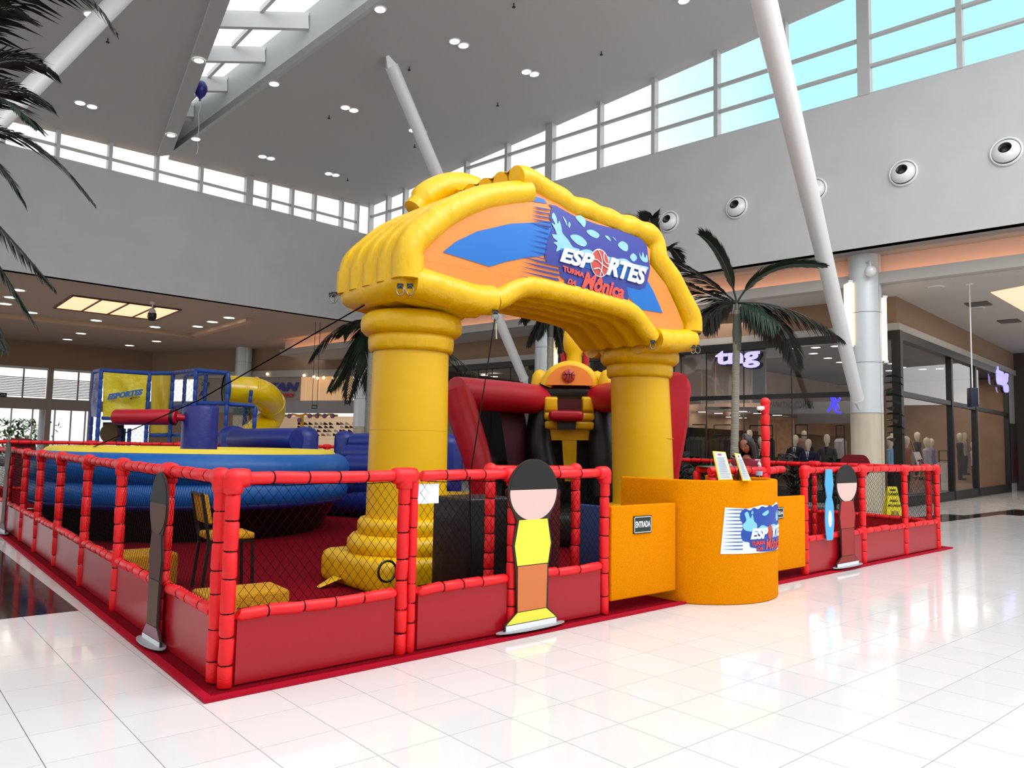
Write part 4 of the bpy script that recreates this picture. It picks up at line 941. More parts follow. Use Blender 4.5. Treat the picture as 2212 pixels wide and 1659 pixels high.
# ---- gates
def carpbox(name,pts,z0,z1,m=None,parent=None,seg=4,r=.02):
    bm=bmesh.new();vs=[bm.verts.new((p[0],p[1],z0)) for p in pts];f=bm.faces.new(vs);e=bmesh.ops.extrude_face_region(bm,geom=[f]);
    for v in e['geom']:
        if isinstance(v,bmesh.types.BMVert): v.co.z=z1
    bmesh.ops.recalc_face_normals(bm,faces=bm.faces);bmesh.ops.bevel(bm,geom=[e_ for e_ in bm.edges if len(e_.link_faces)==2 and e_.calc_face_angle(0)>.6],offset=r,segments=seg,affect='EDGES',profile=.5)
    bm.verts.index_update();mb=MB();mb.add([v.co for v in bm.verts],[[v.index for v in f.verts] for f in bm.faces],True);bm.free();return obj(name,mb,m or m_oc,parent)
def gate(x0,x1,label,sx0,sx1,sy0,sy1,word,hinge):
    t=thing('entrance_gate',label,'gate',(x0 if hinge<0 else x1,FX(x0),0),'orange carpeted gates')
    y=FX((x0+x1)/2);carpbox('gate_leaf',[(x0,y-.035),(x1,y-.035),(x1,y+.035),(x0,y+.035)],.13,1.0,parent=t,seg=3,r=.015)
    a=onp(sx0,sy1,(0,y-.04,0),(0,1,0));b=onp(sx1,sy0,(0,y-.04,0),(0,1,0));zc=(a[2]+b[2])/2;hh=.5*(b[0]-a[0])*.62
    mb=MB();mb.box(a[0],b[0],y-.045,y-.037,zc-hh,zc+hh);s=obj('sign_plate',mb,mat('sign_green',(34,50,48),.4),t)
    mb=MB();bw=.006
    for q in ((a[0]+.008,b[0]-.008,zc+hh-.014,zc+hh-.008),(a[0]+.008,b[0]-.008,zc-hh+.008,zc-hh+.014)): mb.box(q[0],q[1],y-.048,y-.044,q[2],q[3])
    for q in ((a[0]+.008,a[0]+.014),(b[0]-.014,b[0]-.008)): mb.box(q[0],q[1],y-.048,y-.044,zc-hh+.008,zc+hh-.008)
    wd=b[0]-a[0];text_mb(word,lambda u,v:np.array([a[0]+wd*(.09+.82*u),y-.047,zc-hh*.32+hh*.72*v]),(0,-.001,0),.035,mb=mb);obj('sign_lettering',mb,mat('white_print',(220,225,225)),s)
    mb=MB()
    for z in (.3,.85): mb.lathe([(.012,-.05),(.012,.05)],((x0-.005) if hinge<0 else (x1+.005),y,z),8)
    obj('hinge',mb,m_black,t);return t
gate(5.43,6.40,'orange carpeted gate with the ENTRADA sign, left of the counter',1368,1407,1118,1148,'ENTRADA',-1)
gate(8.16,9.04,'orange carpeted gate with the SAIDA sign, right of the counter',1672,1692,1096,1120,'SAÍDA',1)
# ---- counter
CXc,CYc,CRr=7.235,5.274,.914
arc=[(CXc+CRr*math.sin(a),CYc-CRr*math.cos(a)) for a in np.linspace(-R_(63),R_(63),26)]
HC=1.235
outl=arc+[(8.05,5.62),(7.97,5.62),(7.97,5.0)]+[(CXc+(CRr-.085)*math.sin(a),CYc-(CRr-.085)*math.cos(a)) for a in np.linspace(R_(54),-R_(54),20)]+[(6.50,5.0),(6.50,5.62),(6.42,5.62)]
ct=thing('reception_counter','orange carpet covered reception counter with a bowed front','counter',(7.23,5.0,0))
carpbox('counter_body',outl,.0,HC,parent=ct,seg=3,r=.018)
mb=MB();mb.prism([(6.5,5.02,.78),(7.97,5.02,.78),(7.97,5.6,.78),(6.5,5.6,.78)],(0,0,.03));obj('work_shelf',mb,m_oc,ct)
mb=MB();mb.prism([(CXc+(CRr-.08)*math.sin(a),CYc-(CRr-.08)*math.cos(a),1.0) for a in np.linspace(-R_(50),R_(50),14)],(0,0,.03));obj('inner_shelf',mb,m_oc,ct)
# logo board wrapped on the curved front
def cang(x,y):
    d=ray(x,y);a=d[0]**2+d[1]**2;ox,oy=-CXc,-CYc;b=2*(d[0]*ox+d[1]*oy);c=ox*ox+oy*oy-(CRr+.004)**2;D_=b*b-4*a*c
    s=(-b-math.sqrt(max(D_,0)))/(2*a);p=C+d*s;return math.atan2(p[0]-CXc,CYc-p[1]),p[2]
def Cm(off):
    return lambda a,z: np.array([CXc+(CRr+off)*math.sin(a),CYc-(CRr+off)*math.cos(a),z])
sa_,zt_=cang(1572,1096);_,zb_=cang(1556,1198);s0_=cang(1556,1197)[0];sR=sa_+.93
lg=None
mlw=mat('sticker_white',(226,238,246),.4);mlb=mat('sticker_blue',(34,76,170),.4);mlc=mat('sticker_cyan',(130,205,238),.4);mlr=mat('sticker_red',(214,66,56),.4);mlo=mat('ball_red',(190,64,50),.45)
A0=s0_;ZB=zb_+.005;ZT=zt_;HH=ZT-ZB;AW=1.12
mb=MB();U=lambda u,v:(A0+AW*u,ZB+HH*v)
mb.flatpoly([U(0,.0),U(.95,0),U(1.0,.5),U(.97,1.0),U(.85,1.08),U(.7,1.0),U(.5,1.04),U(.3,.97),U(.05,1.0),U(.045,.95)],Cm(.004),.05);lg=obj('logo_board',mb,mlw,ct)
mb=MB()
for k in range(12):
    v=.1+k*.077;w0=.012+.03*(v);mb.flatpoly([U(w0,v),U(.16,v+.012),U(.24,v+.012),U(.24,v-.012),U(.16,v-.012)],Cm(.0065),.06)
obj('stripe',mb,mat('stripe_grey_blue',(90,110,170),.4),lg)
def blob(cx,cy,rx,ry,n,amp,seed,lobes=9):
    return [(cx+rx*math.cos(t)*(1+amp*math.sin(lobes*t+seed)),cy+ry*math.sin(t)*(1+amp*math.sin(lobes*t+seed))) for t in np.linspace(0,2*math.pi,n,endpoint=False)]
mb=MB();mb.flatpoly([U(a,min(b,1.02)) for a,b in smooth2([(.24,.28),(.22,.45),(.25,.6),(.21,.75),(.22,.9),(.27,.97),(.33,.93),(.38,.99),(.44,.95),(.5,1.01),(.58,.98),(.65,1.03),(.72,.98),(.8,1.03),(.88,1.03),(.95,.95),(.97,.5),(.93,.04),(.45,.03),(.42,.1),(.33,.14),(.32,.24)],3)],Cm(.008),.05);obj('blue_field',mb,mlb,lg)
mb=MB()
for q in ([(.27,.5),(.24,.62),(.28,.72),(.26,.86),(.3,.9),(.33,.76),(.36,.84),(.38,.7),(.42,.62),(.4,.48)],[(.42,.5),(.5,.6),(.6,.55),(.72,.6),(.85,.55),(.9,.6),(.92,.48),(.42,.44)],[(.8,.7),(.83,.9),(.86,.8),(.9,.9),(.89,.66)],[(.34,.86),(.36,.93),(.37,.86)],[(.5,.84),(.6,.92),(.62,.86),(.55,.8)]):
    mb.flatpoly(smooth2([U(a,b) for a,b in q]),Cm(.0095),.06)
obj('splash_shape',mb,mlc,lg)
mb=MB();Ct=lambda a0,a1,b0,b1,sl=0:(lambda u,v:Cm(.011)(A0+AW*(a0+(a1-a0)*u),ZB+HH*(b0+(b1-b0)*v+sl*u)))
text_mb('ESP',Ct(.33,.60,.30,.54),(0,-.002,0),.05,.25,mb);obj('white_letter',mb,mlw,lg);mb=MB();text_mb('RTES',Ct(.70,.97,.30,.56),(0,-.002,0),.05,.2,mb);obj('white_letter',mb,mlw,lg)
mb=MB();text_mb('TURMA',Ct(.34,.54,.16,.255,.01),(0,-.002,0),.04,.1,mb);text_mb('DA',Ct(.42,.51,.05,.14),(0,-.002,0),.04,.1,mb);text_mb('Mônica',Ct(.56,.93,.05,.28),(0,-.002,0),.022,.1,mb);obj('red_letter',mb,mlr,lg)
mb=MB();mb.flatpoly([U(a,b) for a,b in blob(.645,.43,.05,.17,22,0,0)],Cm(.011),.05);bl_=obj('ball_print',mb,mlo,lg)
# ---- things on the counter
def tiltboard(px0,px1,pt0,pt1,yb,yt,label,cat):
    bl=gp(px0,yb,HC);br=gp(px1,yb,HC);D=depth(bl);tl=atD(pt0,yt,D+.10);tr=atD(pt1,yt+2,depth(br)+.10)
    t=thing('notice_board',label,cat,tuple(bl));n_=unit(np.cross(br-bl,tl-bl));n_=n_ if np.dot(n_,CF)<0 else -n_
    e=UP*.003;mb=MB();mb.prism([bl+e,br+e,tr+e,tl+e],-n_*.012);obj('backing',mb,mat('yellow_board',(230,214,60),.5),t)
    fn=lambda u,v:(bl*(1-u)+br*u)*(1-v)+(tl*(1-u)+tr*u)*v+n_*.003
    mb=MB();mb.prism([fn(.07,.05),fn(.93,.05),fn(.93,.97),fn(.07,.97)],n_*.002);s=obj('sheet',mb,mat('white_paper',(232,240,248)),t)
    mb=MB();rnd=random.Random(int(px0))
    for k in range(22):
        v=.08+k*.034;w_=rnd.uniform(.6,.8);mb.add([fn(.12,v)+n_*.003,fn(.12+w_,v)+n_*.003,fn(.12+w_,v+.013)+n_*.003,fn(.12,v+.013)+n_*.003],[(0,1,2,3)])
    obj('printed_text',mb,mat('grey_print',(120,126,134),.6),s)
    mb=MB();mb.add([fn(.3,.86)+n_*.003,fn(.6,.86)+n_*.003,fn(.6,.93)+n_*.003,fn(.3,.93)+n_*.003],[(0,1,2,3)]);obj('printed_emblem',mb,mat('pink_print',(190,80,120),.6),s)
    mb=MB();top=(tl+tr)/2;bk=top*.35+(bl+br)/2*.65;foot=bk-n_*.1;foot[2]=HC+.002;mb.beam(top*.7+(bl+br)/2*.3-n_*.014,foot,.02,.004);obj('prop',mb,m_black,t)
tiltboard(1553,1584,1540,1567,1038,975,'wider yellow edged notice sheet leaning on the counter top, left one','notice')
tiltboard(1605,1623,1587,1599,1039,979,'narrow notice board standing edge-on beside the gel bottle','notice')
b0=gp(1640,1033,HC);t=thing('gel_bottle','clear pump bottle of hand gel on the counter beside the red pole','bottle',tuple(b0))
mb=MB();mb.lathe([(.03,.002),(.036,.01),(.036,.1),(.03,.125),(.014,.14),(.014,.155)],b0,16);obj('bottle_body',mb,glass('bottle_glass',1.,(.82,.9,.95)),t)
mb=MB();mb.lathe([(.016,.15),(.016,.175),(.006,.178),(.006,.2),(.014,.202),(.014,.212)],b0,12);mb.beam(b0+UP*.207,b0+UP*.203-CR*.045,.012,.01);obj('pump',mb,mat('pump_white',(210,216,222),.4),t)
mb=MB();mb.lathe([(.0365,.03),(.0365,.08)],b0,16,cap=False);obj('bottle_label',mb,mat('label_pale',(160,190,215),.5),t)
# red pole with white camera
pz=2.19;pp_=atD(1654,1000,9.3);px_,py_=pp_[0],pp_[1]
t=thing('foam_pole','tall red foam pole with a white camera, rising behind the counter','pole',(px_,py_,0));foam_post(t,px_,py_,pz-.05,r=.05)
mb=MB();mb.sphere((px_,py_,pz-.06),.06);obj('pole_cap',mb,m_red,t)
cc=np.array([px_,py_,pz-.13])-CR*.03-CF*.04;mb=MB();mb.lathe([(.022,0),(.028,.03),(.03,.06),(.028,.08),(.001,.09)],cc,14,unit(-CR*1.-UP*.2));o=obj('web_camera',mb,mat('camera_white',(225,225,222),.4),t)
mb=MB();mb.lathe([(.027,.055),(.025,.08),(.001,.086)],cc-UP*.01,12,unit(-CR*1-UP*.55));obj('lens_cover',mb,m_black,t)
# small red rail desk behind the counter
q0=atD(1532,1015,8.6);q1=atD(1650,1013,9.1)
t=thing('foam_desk','low red foam railed desk behind the counter with papers on it','desk',(q0[0],q0[1],0));zq=1.31
foam_rail(t,(q0[0],q0[1],zq),(q1[0],q1[1],zq),r=.045);foam_post(t,q0[0]+.05,q0[1]+.0,zq-.03);foam_post(t,q1[0],q1[1],zq-.03)
q2=q0+CF*.55;q3=q1+CF*.55
foam_rail(t,(q2[0],q2[1],zq),(q3[0],q3[1],zq),r=.04);foam_post(t,q2[0],q2[1],zq-.03)
mb=MB();mb.prism([(q0[0],q0[1],zq+.03),(q1[0]-.2,q1[1],zq+.03),(q3[0]-.2,q3[1],zq+.03),(q2[0],q2[1],zq+.03)],(0,0,.01));obj('desk_top',mb,mat('desk_green',(40,90,70),.4),t)
foam_rail(t,(q1[0]+.1,q1[1],zq),(9.05,5.2,zq),r=.045)
# blue cushion by the counter
a=gp(1378,1235,0);o=MB();o.rbox((6.38,5.95,.45),(.03,0,0),(0,.25,0),(0,0,.45),.02);o=obj('blue_cushion',o,mat('blue_pad',(14,50,110),.6));tag(o,'upright blue padded board just left of the counter back','cushion')
# ================================================================ inflatable entrance arch
YF=6.62;DY=.29
def Az(x,y,yf=YF): p=onp(x,y,(0,yf,0),(0,1,0));return (p[0],p[2])
arch=thing('inflatable_arch','giant yellow inflatable entrance arch on two columns with the sports lettering','inflatable arch',(6.67,7.2,0))
def seg2(outer,inner,n=60):
    "centre line and radius from outer and inner pixel edges"
    def res(pl,n):
        P=np.array([Az(*p) for p in pl]);d=np.r_[0,np.cumsum(np.hypot(*np.diff(P,axis=0).T))];s=np.linspace(0,d[-1],n)
        return np.c_[np.interp(s,d,P[:,0]),np.interp(s,d,P[:,1])]
    a=res(outer,n);b=res(inner,n);c=(a+b)/2;r=np.hypot(*(a-b).T)/2
    k=np.array([0,1,2,1,0.])/4
    def sm(v): return np.convolve(np.r_[[v[0]]*2,v,[v[-1]]*2],k,'valid')
    return np.c_[sm(c[:,0]),sm(c[:,1])],sm(r)
outL=[(856,566),(857,530),(866,512),(894,486),(926,458),(967,434),(1028,408),(1084,401),(1142,402)]
inL=[(905,566),(905,546),(915,532),(940,510),(971,483),(1016,461),(1050,450),(1084,443),(1139,429)]
cL,rL=seg2(outL,inL,36)
outW=[(1110,364),(1121,360),(1145,375),(1186,399),(1208,401),(1236,429),(1272,434),(1294,452),(1321,454),(1342,470),(1369,472),(1389,488),(1410,490),(1425,513),(1430,553),(1462,599),(1484,644),(1507,689),(1507,723)]
inW=[(1118,404),(1143,405),(1190,440),(1222,467),(1263,473),(1288,486),(1310,492),(1328,506),(1360,506),(1378,518),(1392,522),(1401,535),(1398,567),(1421,599),(1453,644),(1477,689),(1477,716)]
# pair wavy edges by arclength
cW,rW=seg2(outW,inW,64)
botP=[(884,608),(905,612),(970,632),(1020,646),(1060,649)];bc=[Az(*p) for p in botP]
arP=[(1066,648),(1085,641),(1110,626),(1143,618),(1190,627),(1236,636),(1290,650),(1330,661),(1357,672),(1374,688),(1392,712),(1406,731)];ac=[Az(*p) for p in arP]
rbP=[(1412,734),(1450,737),(1490,735)];rc=[Az(*p) for p in rbP]
def wr(r,i,n,e=.8): return r*(e if i in(0,n-1) else 1)
def catm(P,n=4):
    P=[np.array(p) for p in P];o=[]
    for i in range(len(P)-1):
        a,b,c,d=P[max(i-1,0)],P[i],P[i+1],P[min(i+2,len(P)-1)]
        for k in range(n):
            t=k/n;o.append(.5*((2*b)+(c-a)*t+(2*a-5*b+4*c-d)*t*t+(3*b-a-3*c+d)*t**3))
    o.append(P[-1]);return o
NR=5
for k in range(NR):
    y=YF+DY*k;dx=lambda c: [(p[0],y,p[1]) for p in c]
    rs=.168
    mb=MB();mb.tube(dx(cL),[max(r,.15)*(1 if k==0 else .98) for r in rL],16)
    obj('roof_tube',mb,m_yel,arch)
    mb=MB();cc=[np.array(p) for p in cW]
    if k>0: cc=[p-np.array([.0,.0]) for p in cc]
    mb.tube(dx(cc),[max(r,.14) for r in rW],16)
    obj('wavy_roof_tube',mb,m_yel,arch)
    mb=MB();mb.tube(dx(catm(bc,3)),rs,16);obj('base_tube',mb,m_yel,arch)
    mb=MB();mb.tube(dx(catm(ac,3)),.13 if k==0 else .125,16);obj('arch_tube',mb,m_yel,arch)
    mb=MB();mb.tube(dx(catm(rc,3)),.165,16);obj('base_tube',mb,m_yel,arch)
# side band tubes joining front to back at the lower left and right corners
for (x,z),r in ((bc[0],.17),(rc[-1],.165)):
    mb=MB();mb.tube([(x,YF-.05,z),(x,YF+.1,z),(x,YF+DY*4-.1,z),(x,YF+DY*4+.05,z)],[r*.8,r,r,r*.8],16);obj('side_tube',mb,m_yel,arch)
for k in range(NR):   # vertical side tubes
    y=YF+DY*k;a=cL[0];mb=MB();mb.tube([(a[0],y,a[1]-.2),(a[0],y,a[1]+.05)],.168,14);obj('side_tube',mb,m_yel,arch)
# rear bump of the wavy crest on the left
mb=MB();yb=YF+DY*4+.12
bp=[Az(x,y,yb) for x,y in ((893,452),(912,432),(938,412),(970,402),(1003,402),(1030,412),(1052,425),(1080,425))];mb.tube([(p[0],yb,p[1]) for p in catm(bp,4)],[.13]*4+[.17]*16+[.13]*9,14);obj('wavy_roof_tube',mb,m_yel,arch)
# core body
def sheet(c,off,m,nm,y0=YF,y1=YF+DY*4,ny=17,amp=.03):
    c=np.array(c);t=np.gradient(c,axis=0);t/=np.linalg.norm(t,axis=1)[:,None];nn=np.c_[-t[:,1],t[:,0]]*(1 if hasattr(off,'__len__') or off>0 else -1);off=np.broadcast_to(np.abs(np.array(off,float)),(len(c),))
    vs=[];
    for k in range(ny):
        y=y0+(y1-y0)*k/(ny-1);d_=abs(math.cos(math.pi*(y-YF)/DY))*amp
        for p,n_,o_ in zip(c,nn,off): q=p+n_*(o_+d_-amp);vs.append((q[0],y,q[1]))
    N_=len(c);mb=MB();mb.add(vs,[(a*N_+b,a*N_+b+1,(a+1)*N_+b+1,(a+1)*N_+b) for a in range(ny-1) for b in range(N_-1)],True);return obj(nm,mb,m,arch)
sheet([cL[0]-np.array([0,.2]),cL[0]-np.array([0,.1])]+list(cL),[.15,.15]+[max(r,.15)-.014 for r in rL],m_yel,'roof_skin');sheet(list(cW),[max(r,.14)-.014 for r in rW],m_yel,'roof_skin');sheet(catm(ac,3),-.118,m_yel,'arch_skin')
core=[tuple(p) for p in cL]+[tuple(p) for p in cW[6:]]+rc[::-1]+ac[::-1]+bc[::-1]
mb=MB();mb.prism([(p[0],YF+.0,p[1]) for p in core],(0,DY*4,0));obj('core',mb,m_yel2,arch)
# printed front panel with a gentle bulge
def Fm(off):
    def f(x,z):
        b=.075*max(0,1-((x-6.67)/2.5)**2)*max(.3,1-((z-3.95)/.75)**2);return np.array([x,YF-.035-b-off,z])
    return f
PX=lambda *pl:[Az(x,y,YF-.08) for x,y in pl]
pan=PX((896,560),(905,540),(940,505),(1010,458),(1084,435),(1135,420),(1148,400),(1195,432),(1240,462),(1290,480),(1340,500),(1385,515),(1405,540),(1402,570),(1440,615),(1468,670),(1480,700),(1480,716),(1440,720),(1402,715),(1378,690),(1352,665),(1290,645),(1230,628),(1145,608),(1110,615),(1075,632),(1020,625),(960,605),(896,588))
mb=MB();mb.flatpoly(pan,Fm(0),.12);front=obj('front_panel',mb,m_orv,arch)
m_bf=mat('arch_blue',(18,110,196),.42);m_pu=mat('arch_purple',(52,62,150),.42)
for q in (PX((959,544),(985,522),(1030,500),(1100,484),(1180,480),(1190,480),(1180,560),(1172,553),(1130,558),(1090,566),(1058,576)),
          PX((1130,432),(1143,420),(1175,430),(1182,440),(1160,437)),
          PX((1350,610),(1396,605),(1410,628),(1424,655),(1434,676),(1384,668),(1360,645),(1352,630))):
    mb=MB();mb.flatpoly(q,Fm(.008),.1);obj('blue_field',mb,m_bf,front)
bad=PX((1182,441),(1190,448),(1184,470),(1190,490),(1180,515),(1175,535),(1172,552),(1178,568),(1205,578),(1208,598),(1219,606),(1217,614),(1256,631),(1300,645),(1352,654),(1357,645),(1354,630),(1352,619),(1380,626),(1392,622),(1399,596),(1402,580),(1398,555),(1396,530),(1384,516),(1340,498),(1290,486),(1240,468),(1200,445))
mb=MB();mb.flatpoly(bad,Fm(.012),.08);badge=obj('badge_field',mb,m_pu,front)
mb=MB()   # speed lines
for i in range(5):
    y0=446+i*9;mb.flatpoly(PX((1148+i*0-i*2,y0),(1186,y0+7),(1186,y0+10),(1160,y0+6)),Fm(.016),.2)
for i in range(7):
    y0=486+i*11;mb.flatpoly(PX((1150-i*3,y0),(1182-i*1,y0+8),(1181-i,y0+10.5)),Fm(.018),.2)
for i in range(6):
    y0=556+i*9.5;x0=1126-i*3;mb.flatpoly(PX((x0,y0),(1205,y0+17+i*.5),(1205,y0+22+i*.5),(1160,y0+12)),Fm(.016),.2)
obj('speed_line',mb,m_pu,front)
cyl=mat('arch_cyan',(140,196,222),.42)
mb=MB()
for q in (((1188,470),(1192,460),(1198,470),(1200,485),(1204,478),(1208,492),(1210,505),(1222,520),(1232,535),(1246,540),(1240,546),(1222,546),(1206,541),(1196,545),(1198,533),(1190,525),(1199,523),(1190,515),(1188,507),(1197,508),(1193,495),(1187,483),(1195,486)),
          ((1212,468),(1219,478),(1221,490),(1216,480)),((1225,480),(1228,486),(1225,494),(1223,488)),
          ((1302,510),(1310,512),(1315,522),(1307,517)),((1318,512),(1324,516),(1327,522)),
          ((1240,548),(1262,540),(1282,548),(1300,552),(1322,560),(1345,560),(1362,570),(1380,574),(1397,578),(1392,584),(1370,582),(1345,576),(1320,572),(1296,564),(1270,560)),
          ((1240,470),(1252,466),(1262,478),(1258,492),(1250,484)),((1262,500),(1276,498),(1290,508),(1284,516),(1270,510)),((1330,530),(1340,522),(1352,530),(1350,544),(1338,540)),
          ((1226,512),(1238,508),(1252,514),(1262,526),(1256,534),(1240,528)),((1356,556),(1364,548),(1372,558),(1364,566)),
          ((1377,545),(1382,556),(1385,545),(1390,558),(1394,550),(1396,566),(1386,566),(1379,558))):
    mb.flatpoly(smooth2(PX(*q)),Fm(.017),.1)
obj('splash_shape',mb,cyl,front)
# lettering: pixel placed, projected on the arch plane
def pxq(bl,br,tl,tr,off):
    A=[np.array(Az(*p,YF-.1)) for p in (bl,br,tl,tr)];f=Fm(off)
    def g_(u,v):
        q=A[0]*(1-u)*(1-v)+A[1]*u*(1-v)+A[2]*(1-u)*v+A[3]*u*v;return f(q[0],q[1])
    return g_
mw=mat('arch_white',(222,224,234),.42);mrd=mat('arch_red',(216,84,72),.42)
mb=MB();dn=np.array([0,-.012,0])
mb=MB()
for i in range(9):
    v=.1+i*.1;mb.flatpoly([tuple(x) for x in [np.array(Az(1208+i*0,563-i*3,YF-.1)),np.array(Az(1388-i*1,614-i*3.4,YF-.1)),np.array(Az(1388-i,612-i*3.4,YF-.1)),np.array(Az(1208,561-i*3,YF-.1))]],Fm(.019),.25)
obj('hatch_line',mb,m_bf,badge)
mb=MB()
text_mb('ESP',pxq((1205,566),(1272,585),(1210,535),(1281,551),.026),dn,.045,.12,mb);obj('white_letter',mb,mw,badge);mb=MB()
text_mb('RTES',pxq((1305,594),(1388,617),(1313,555),(1394,580),.026),dn,.045,.12,mb);obj('white_letter',mb,mw,badge)
mb=MB();text_mb('TURMA',pxq((1213,586),(1259,601),(1212,574),(1259,590),.024),dn*.5,.05,.0,mb);text_mb('DA',pxq((1224,612),(1242,618),(1227,602),(1246,608),.024),dn*.5,.05,0,mb)
text_mb('Mônica',pxq((1255,622),(1346,648),(1264,588),(1350,618),.024),dn*.5,.04,0,mb);obj('red_letter',mb,mrd,badge)
# printed ball as letter O
bc_=np.array(Az(1291.5,569,YF-.1));pr=np.array(Az(1309,575,YF-.1));rx=abs(pr[0]-bc_[0])+.01;rz=.165
circ=lambda s:[(bc_[0]+rx*s*math.cos(t),bc_[1]+rz*s*math.sin(t)-.0) for t in np.linspace(0,2*math.pi,28,endpoint=False)]
mb=MB();mb.flatpoly(circ(1.08),Fm(.028),.1);bo=obj('ball_outline',mb,mw,badge)
mb=MB();mb.flatpoly(circ(1.),Fm(.032),.1);ball=obj('ball_print',mb,mat('arch_ball',(196,72,64),.42),badge)
mb=MB();f=Fm(.038)
for cv in ([(-.95,.1),(-.4,.15),(.2,-.1),(.9,-.3)],[(-.3,.95),(.1,.4),(.2,-.2),(.0,-.98)],[(.4,.9),(.35,.4),(.6,.1),(.98,.05)],[(-.75,-.6),(-.2,-.45),(.15,-.6),(.4,-.88)]):
    mb.tube([f(bc_[0]+rx*a,bc_[1]+rz*b) for a,b in catm([np.array(c) for c in cv],5)],.008,5)
obj('ball_line',mb,mw,badge)
# columns
def shaft(cx,cy,lean,label):
    def prof(pts): return pts
    mb=MB();r=.43
    P=[(cx,cy,.62),(cx,cy,.9),(cx+lean*.4,cy,1.7),(cx+lean,cy,2.62)];mb.tube(P,[r*1.03,r*1.03,r*1.01,r*.98],40,cap=False);o=obj('column_shaft',mb,m_yel2,arch)
    mb=MB();mb.tube([(cx,cy,1.685),(cx,cy,1.69),(cx,cy,1.695)],[r*1.008,r*1.014,r*1.008],40,cap=False);obj('seam',mb,mat('yellow_seam',(200,150,0),.5),o)
    mb=MB();t_=cx+lean
    mb.lathe([(.43,2.56),(.455,2.565),(.475,2.6),(.48,2.68),(.475,2.74),(.45,2.76)],(t_,cy,0),40,cap=False);obj('capital_ring',mb,m_yel,arch)
    mb=MB();mb.lathe([(.44,2.74),(.52,2.75),(.565,2.80),(.57,2.88),(.55,2.95),(.5,2.99),(.1,3.02)],(t_,cy,0),40,cap=False);obj('capital_ring',mb,m_yel,arch)
    mb=MB();mb.lathe([(.43,.74),(.5,.735),(.53,.69),(.53,.6),(.5,.56)],(cx,cy,0),40,cap=False);obj('base_ring',mb,m_yel2,arch)
    mb=MB();mb.lathe([(.5,.57),(.58,.565),(.63,.51),(.64,.42),(.6,.36),(.5,.34)],(cx,cy,0),40,cap=False);obj('base_ring',mb,m_yel2,arch)
    mb=MB();s=.69;mb.rbox((cx,cy,.20),(s,0,0),(0,s,0),(0,0,.18),.1,5);obj('base_pad',mb,m_yel,arch)
    mb=MB();q=(cx-s-.02,cy+.3,.1);mb.add([(q[0],q[1],.12),(q[0],q[1]-.2,.12),(q[0]-.22,q[1]-.12,.03),(q[0]-.2,q[1]-.02,.03)],[(0,1,2,3)]);obj('anchor_flap',mb,m_yel,arch)
    return o
shaft(4.75,7.28,.0,'l');shaft(8.82,7.28,-.10,'r')
# D rings
m_ring=mat('steel_ring',(150,150,150),.25,.9)
def dring(p,parent,rx=.035):
    mb=MB();p=np.array(p);mb.tube([p+CR*rx*math.sin(a)+UP*(-.055-.05*math.cos(a)) for a in np.linspace(0,2*math.pi,14,endpoint=False)],.0065,6,closed=True);o=obj('steel_ring',mb,m_ring,parent)
    mb=MB();mb.obox(p-UP*.01,CR*.032,CF*.006,UP*.025);obj('strap',mb,m_black,o)
for (x,y) in ((860,617),(881,617),(1065,673),(1405,738),(1492,748),(1502,748)):
    q=Az(x,y,YF-.1);dring((q[0],YF-.14,q[1]),arch)
q=onp(722,636,(4.0,0,0),(1,0,0));dring((q[0]-.03,q[1],q[2]),arch);dring((q[0]-.03,q[1]-.06,q[2]),arch)
# hose ring on pad, ropes
q=onp(840,1235,(0,6.52,0),(0,1,0));mb=MB();mb.tube([np.array([q[0]+.1*math.cos(a),6.55,q[2]+.1*math.sin(a)]) for a in np.linspace(0,2*math.pi,20,endpoint=False)],.012,8,closed=True);o=obj('hose_loop',mb,m_black);tag(o,'black hose loop standing against the left arch base pad','hose')
def rope(pts,r,label):
    mb=MB();mb.tube(pts,r,5);o=obj('rope',mb,m_tie);tag(o,label,'rope')
q=Az(1064,690,YF-.1);p1=np.array([q[0],YF-.14,q[1]]);p2=onp(1015,1035,(0,FX(4.0)-.05,0),(0,1,0));mid=onp(1040,860,(0,5.9,0),(0,1,0))
rope([p1,p1*.5+p2*.5+UP*-.0,p2,p2-UP*.3+CR*.01,p2-UP*.62+CR*.03],.006,'thin black rope from the arch down to the near fence rail')
pR=atD(168,981,11.6);a0_=onp(787,659,(4.2,0,0),(1,0,0));rope([a0_,a0_*.5+pR*.5-UP*.12,pR],.008,'long thin black rope from the arch to the rim of the blue pool')
mb=MB();q=Az(1065,700,YF-.1);mb.tube([(q[0],YF-.15,q[1]),(q[0]+.01,YF-.15,q[1]-.17)],.009,6);o=obj('strap_end',mb,mat('strap_white',(190,180,170),.6));tag(o,'short pale strap end hanging from the arch ring over the gap','strap')
# ================================================================ round blue pool (mechanical arm game)
cx,cy,R=4.68,13.83,2.58
pool=thing('inflatable_ring','huge round blue inflatable ring with a yellow top rim behind the left fence','inflatable',(cx,cy,0))
def ring(name,z,r,Rr,m,n=72,flat=1.):
    mb=MB();k=14;vs=[];fs=[]
    for i in range(n):
        t=2*math.pi*i/n
        for j in range(k):
            a=2*math.pi*j/k;rr=Rr+r*math.cos(a)*(1+.0*math.sin(t*20));vs.append((cx+rr*math.cos(t),cy+rr*math.sin(t),z+r*flat*math.sin(a)))
    for i in range(n):
        for j in range(k): fs.append((i*k+j,i*k+(j+1)%k,((i+1)%n)*k+(j+1)%k,((i+1)%n)*k+j))
    mb.add(vs,fs,True);return obj(name,mb,m,pool)
ring('lower_blue_ring',.72,.24,R-.24,m_blue);ring('upper_blue_ring',1.08,.26,R-.24,m_blue)
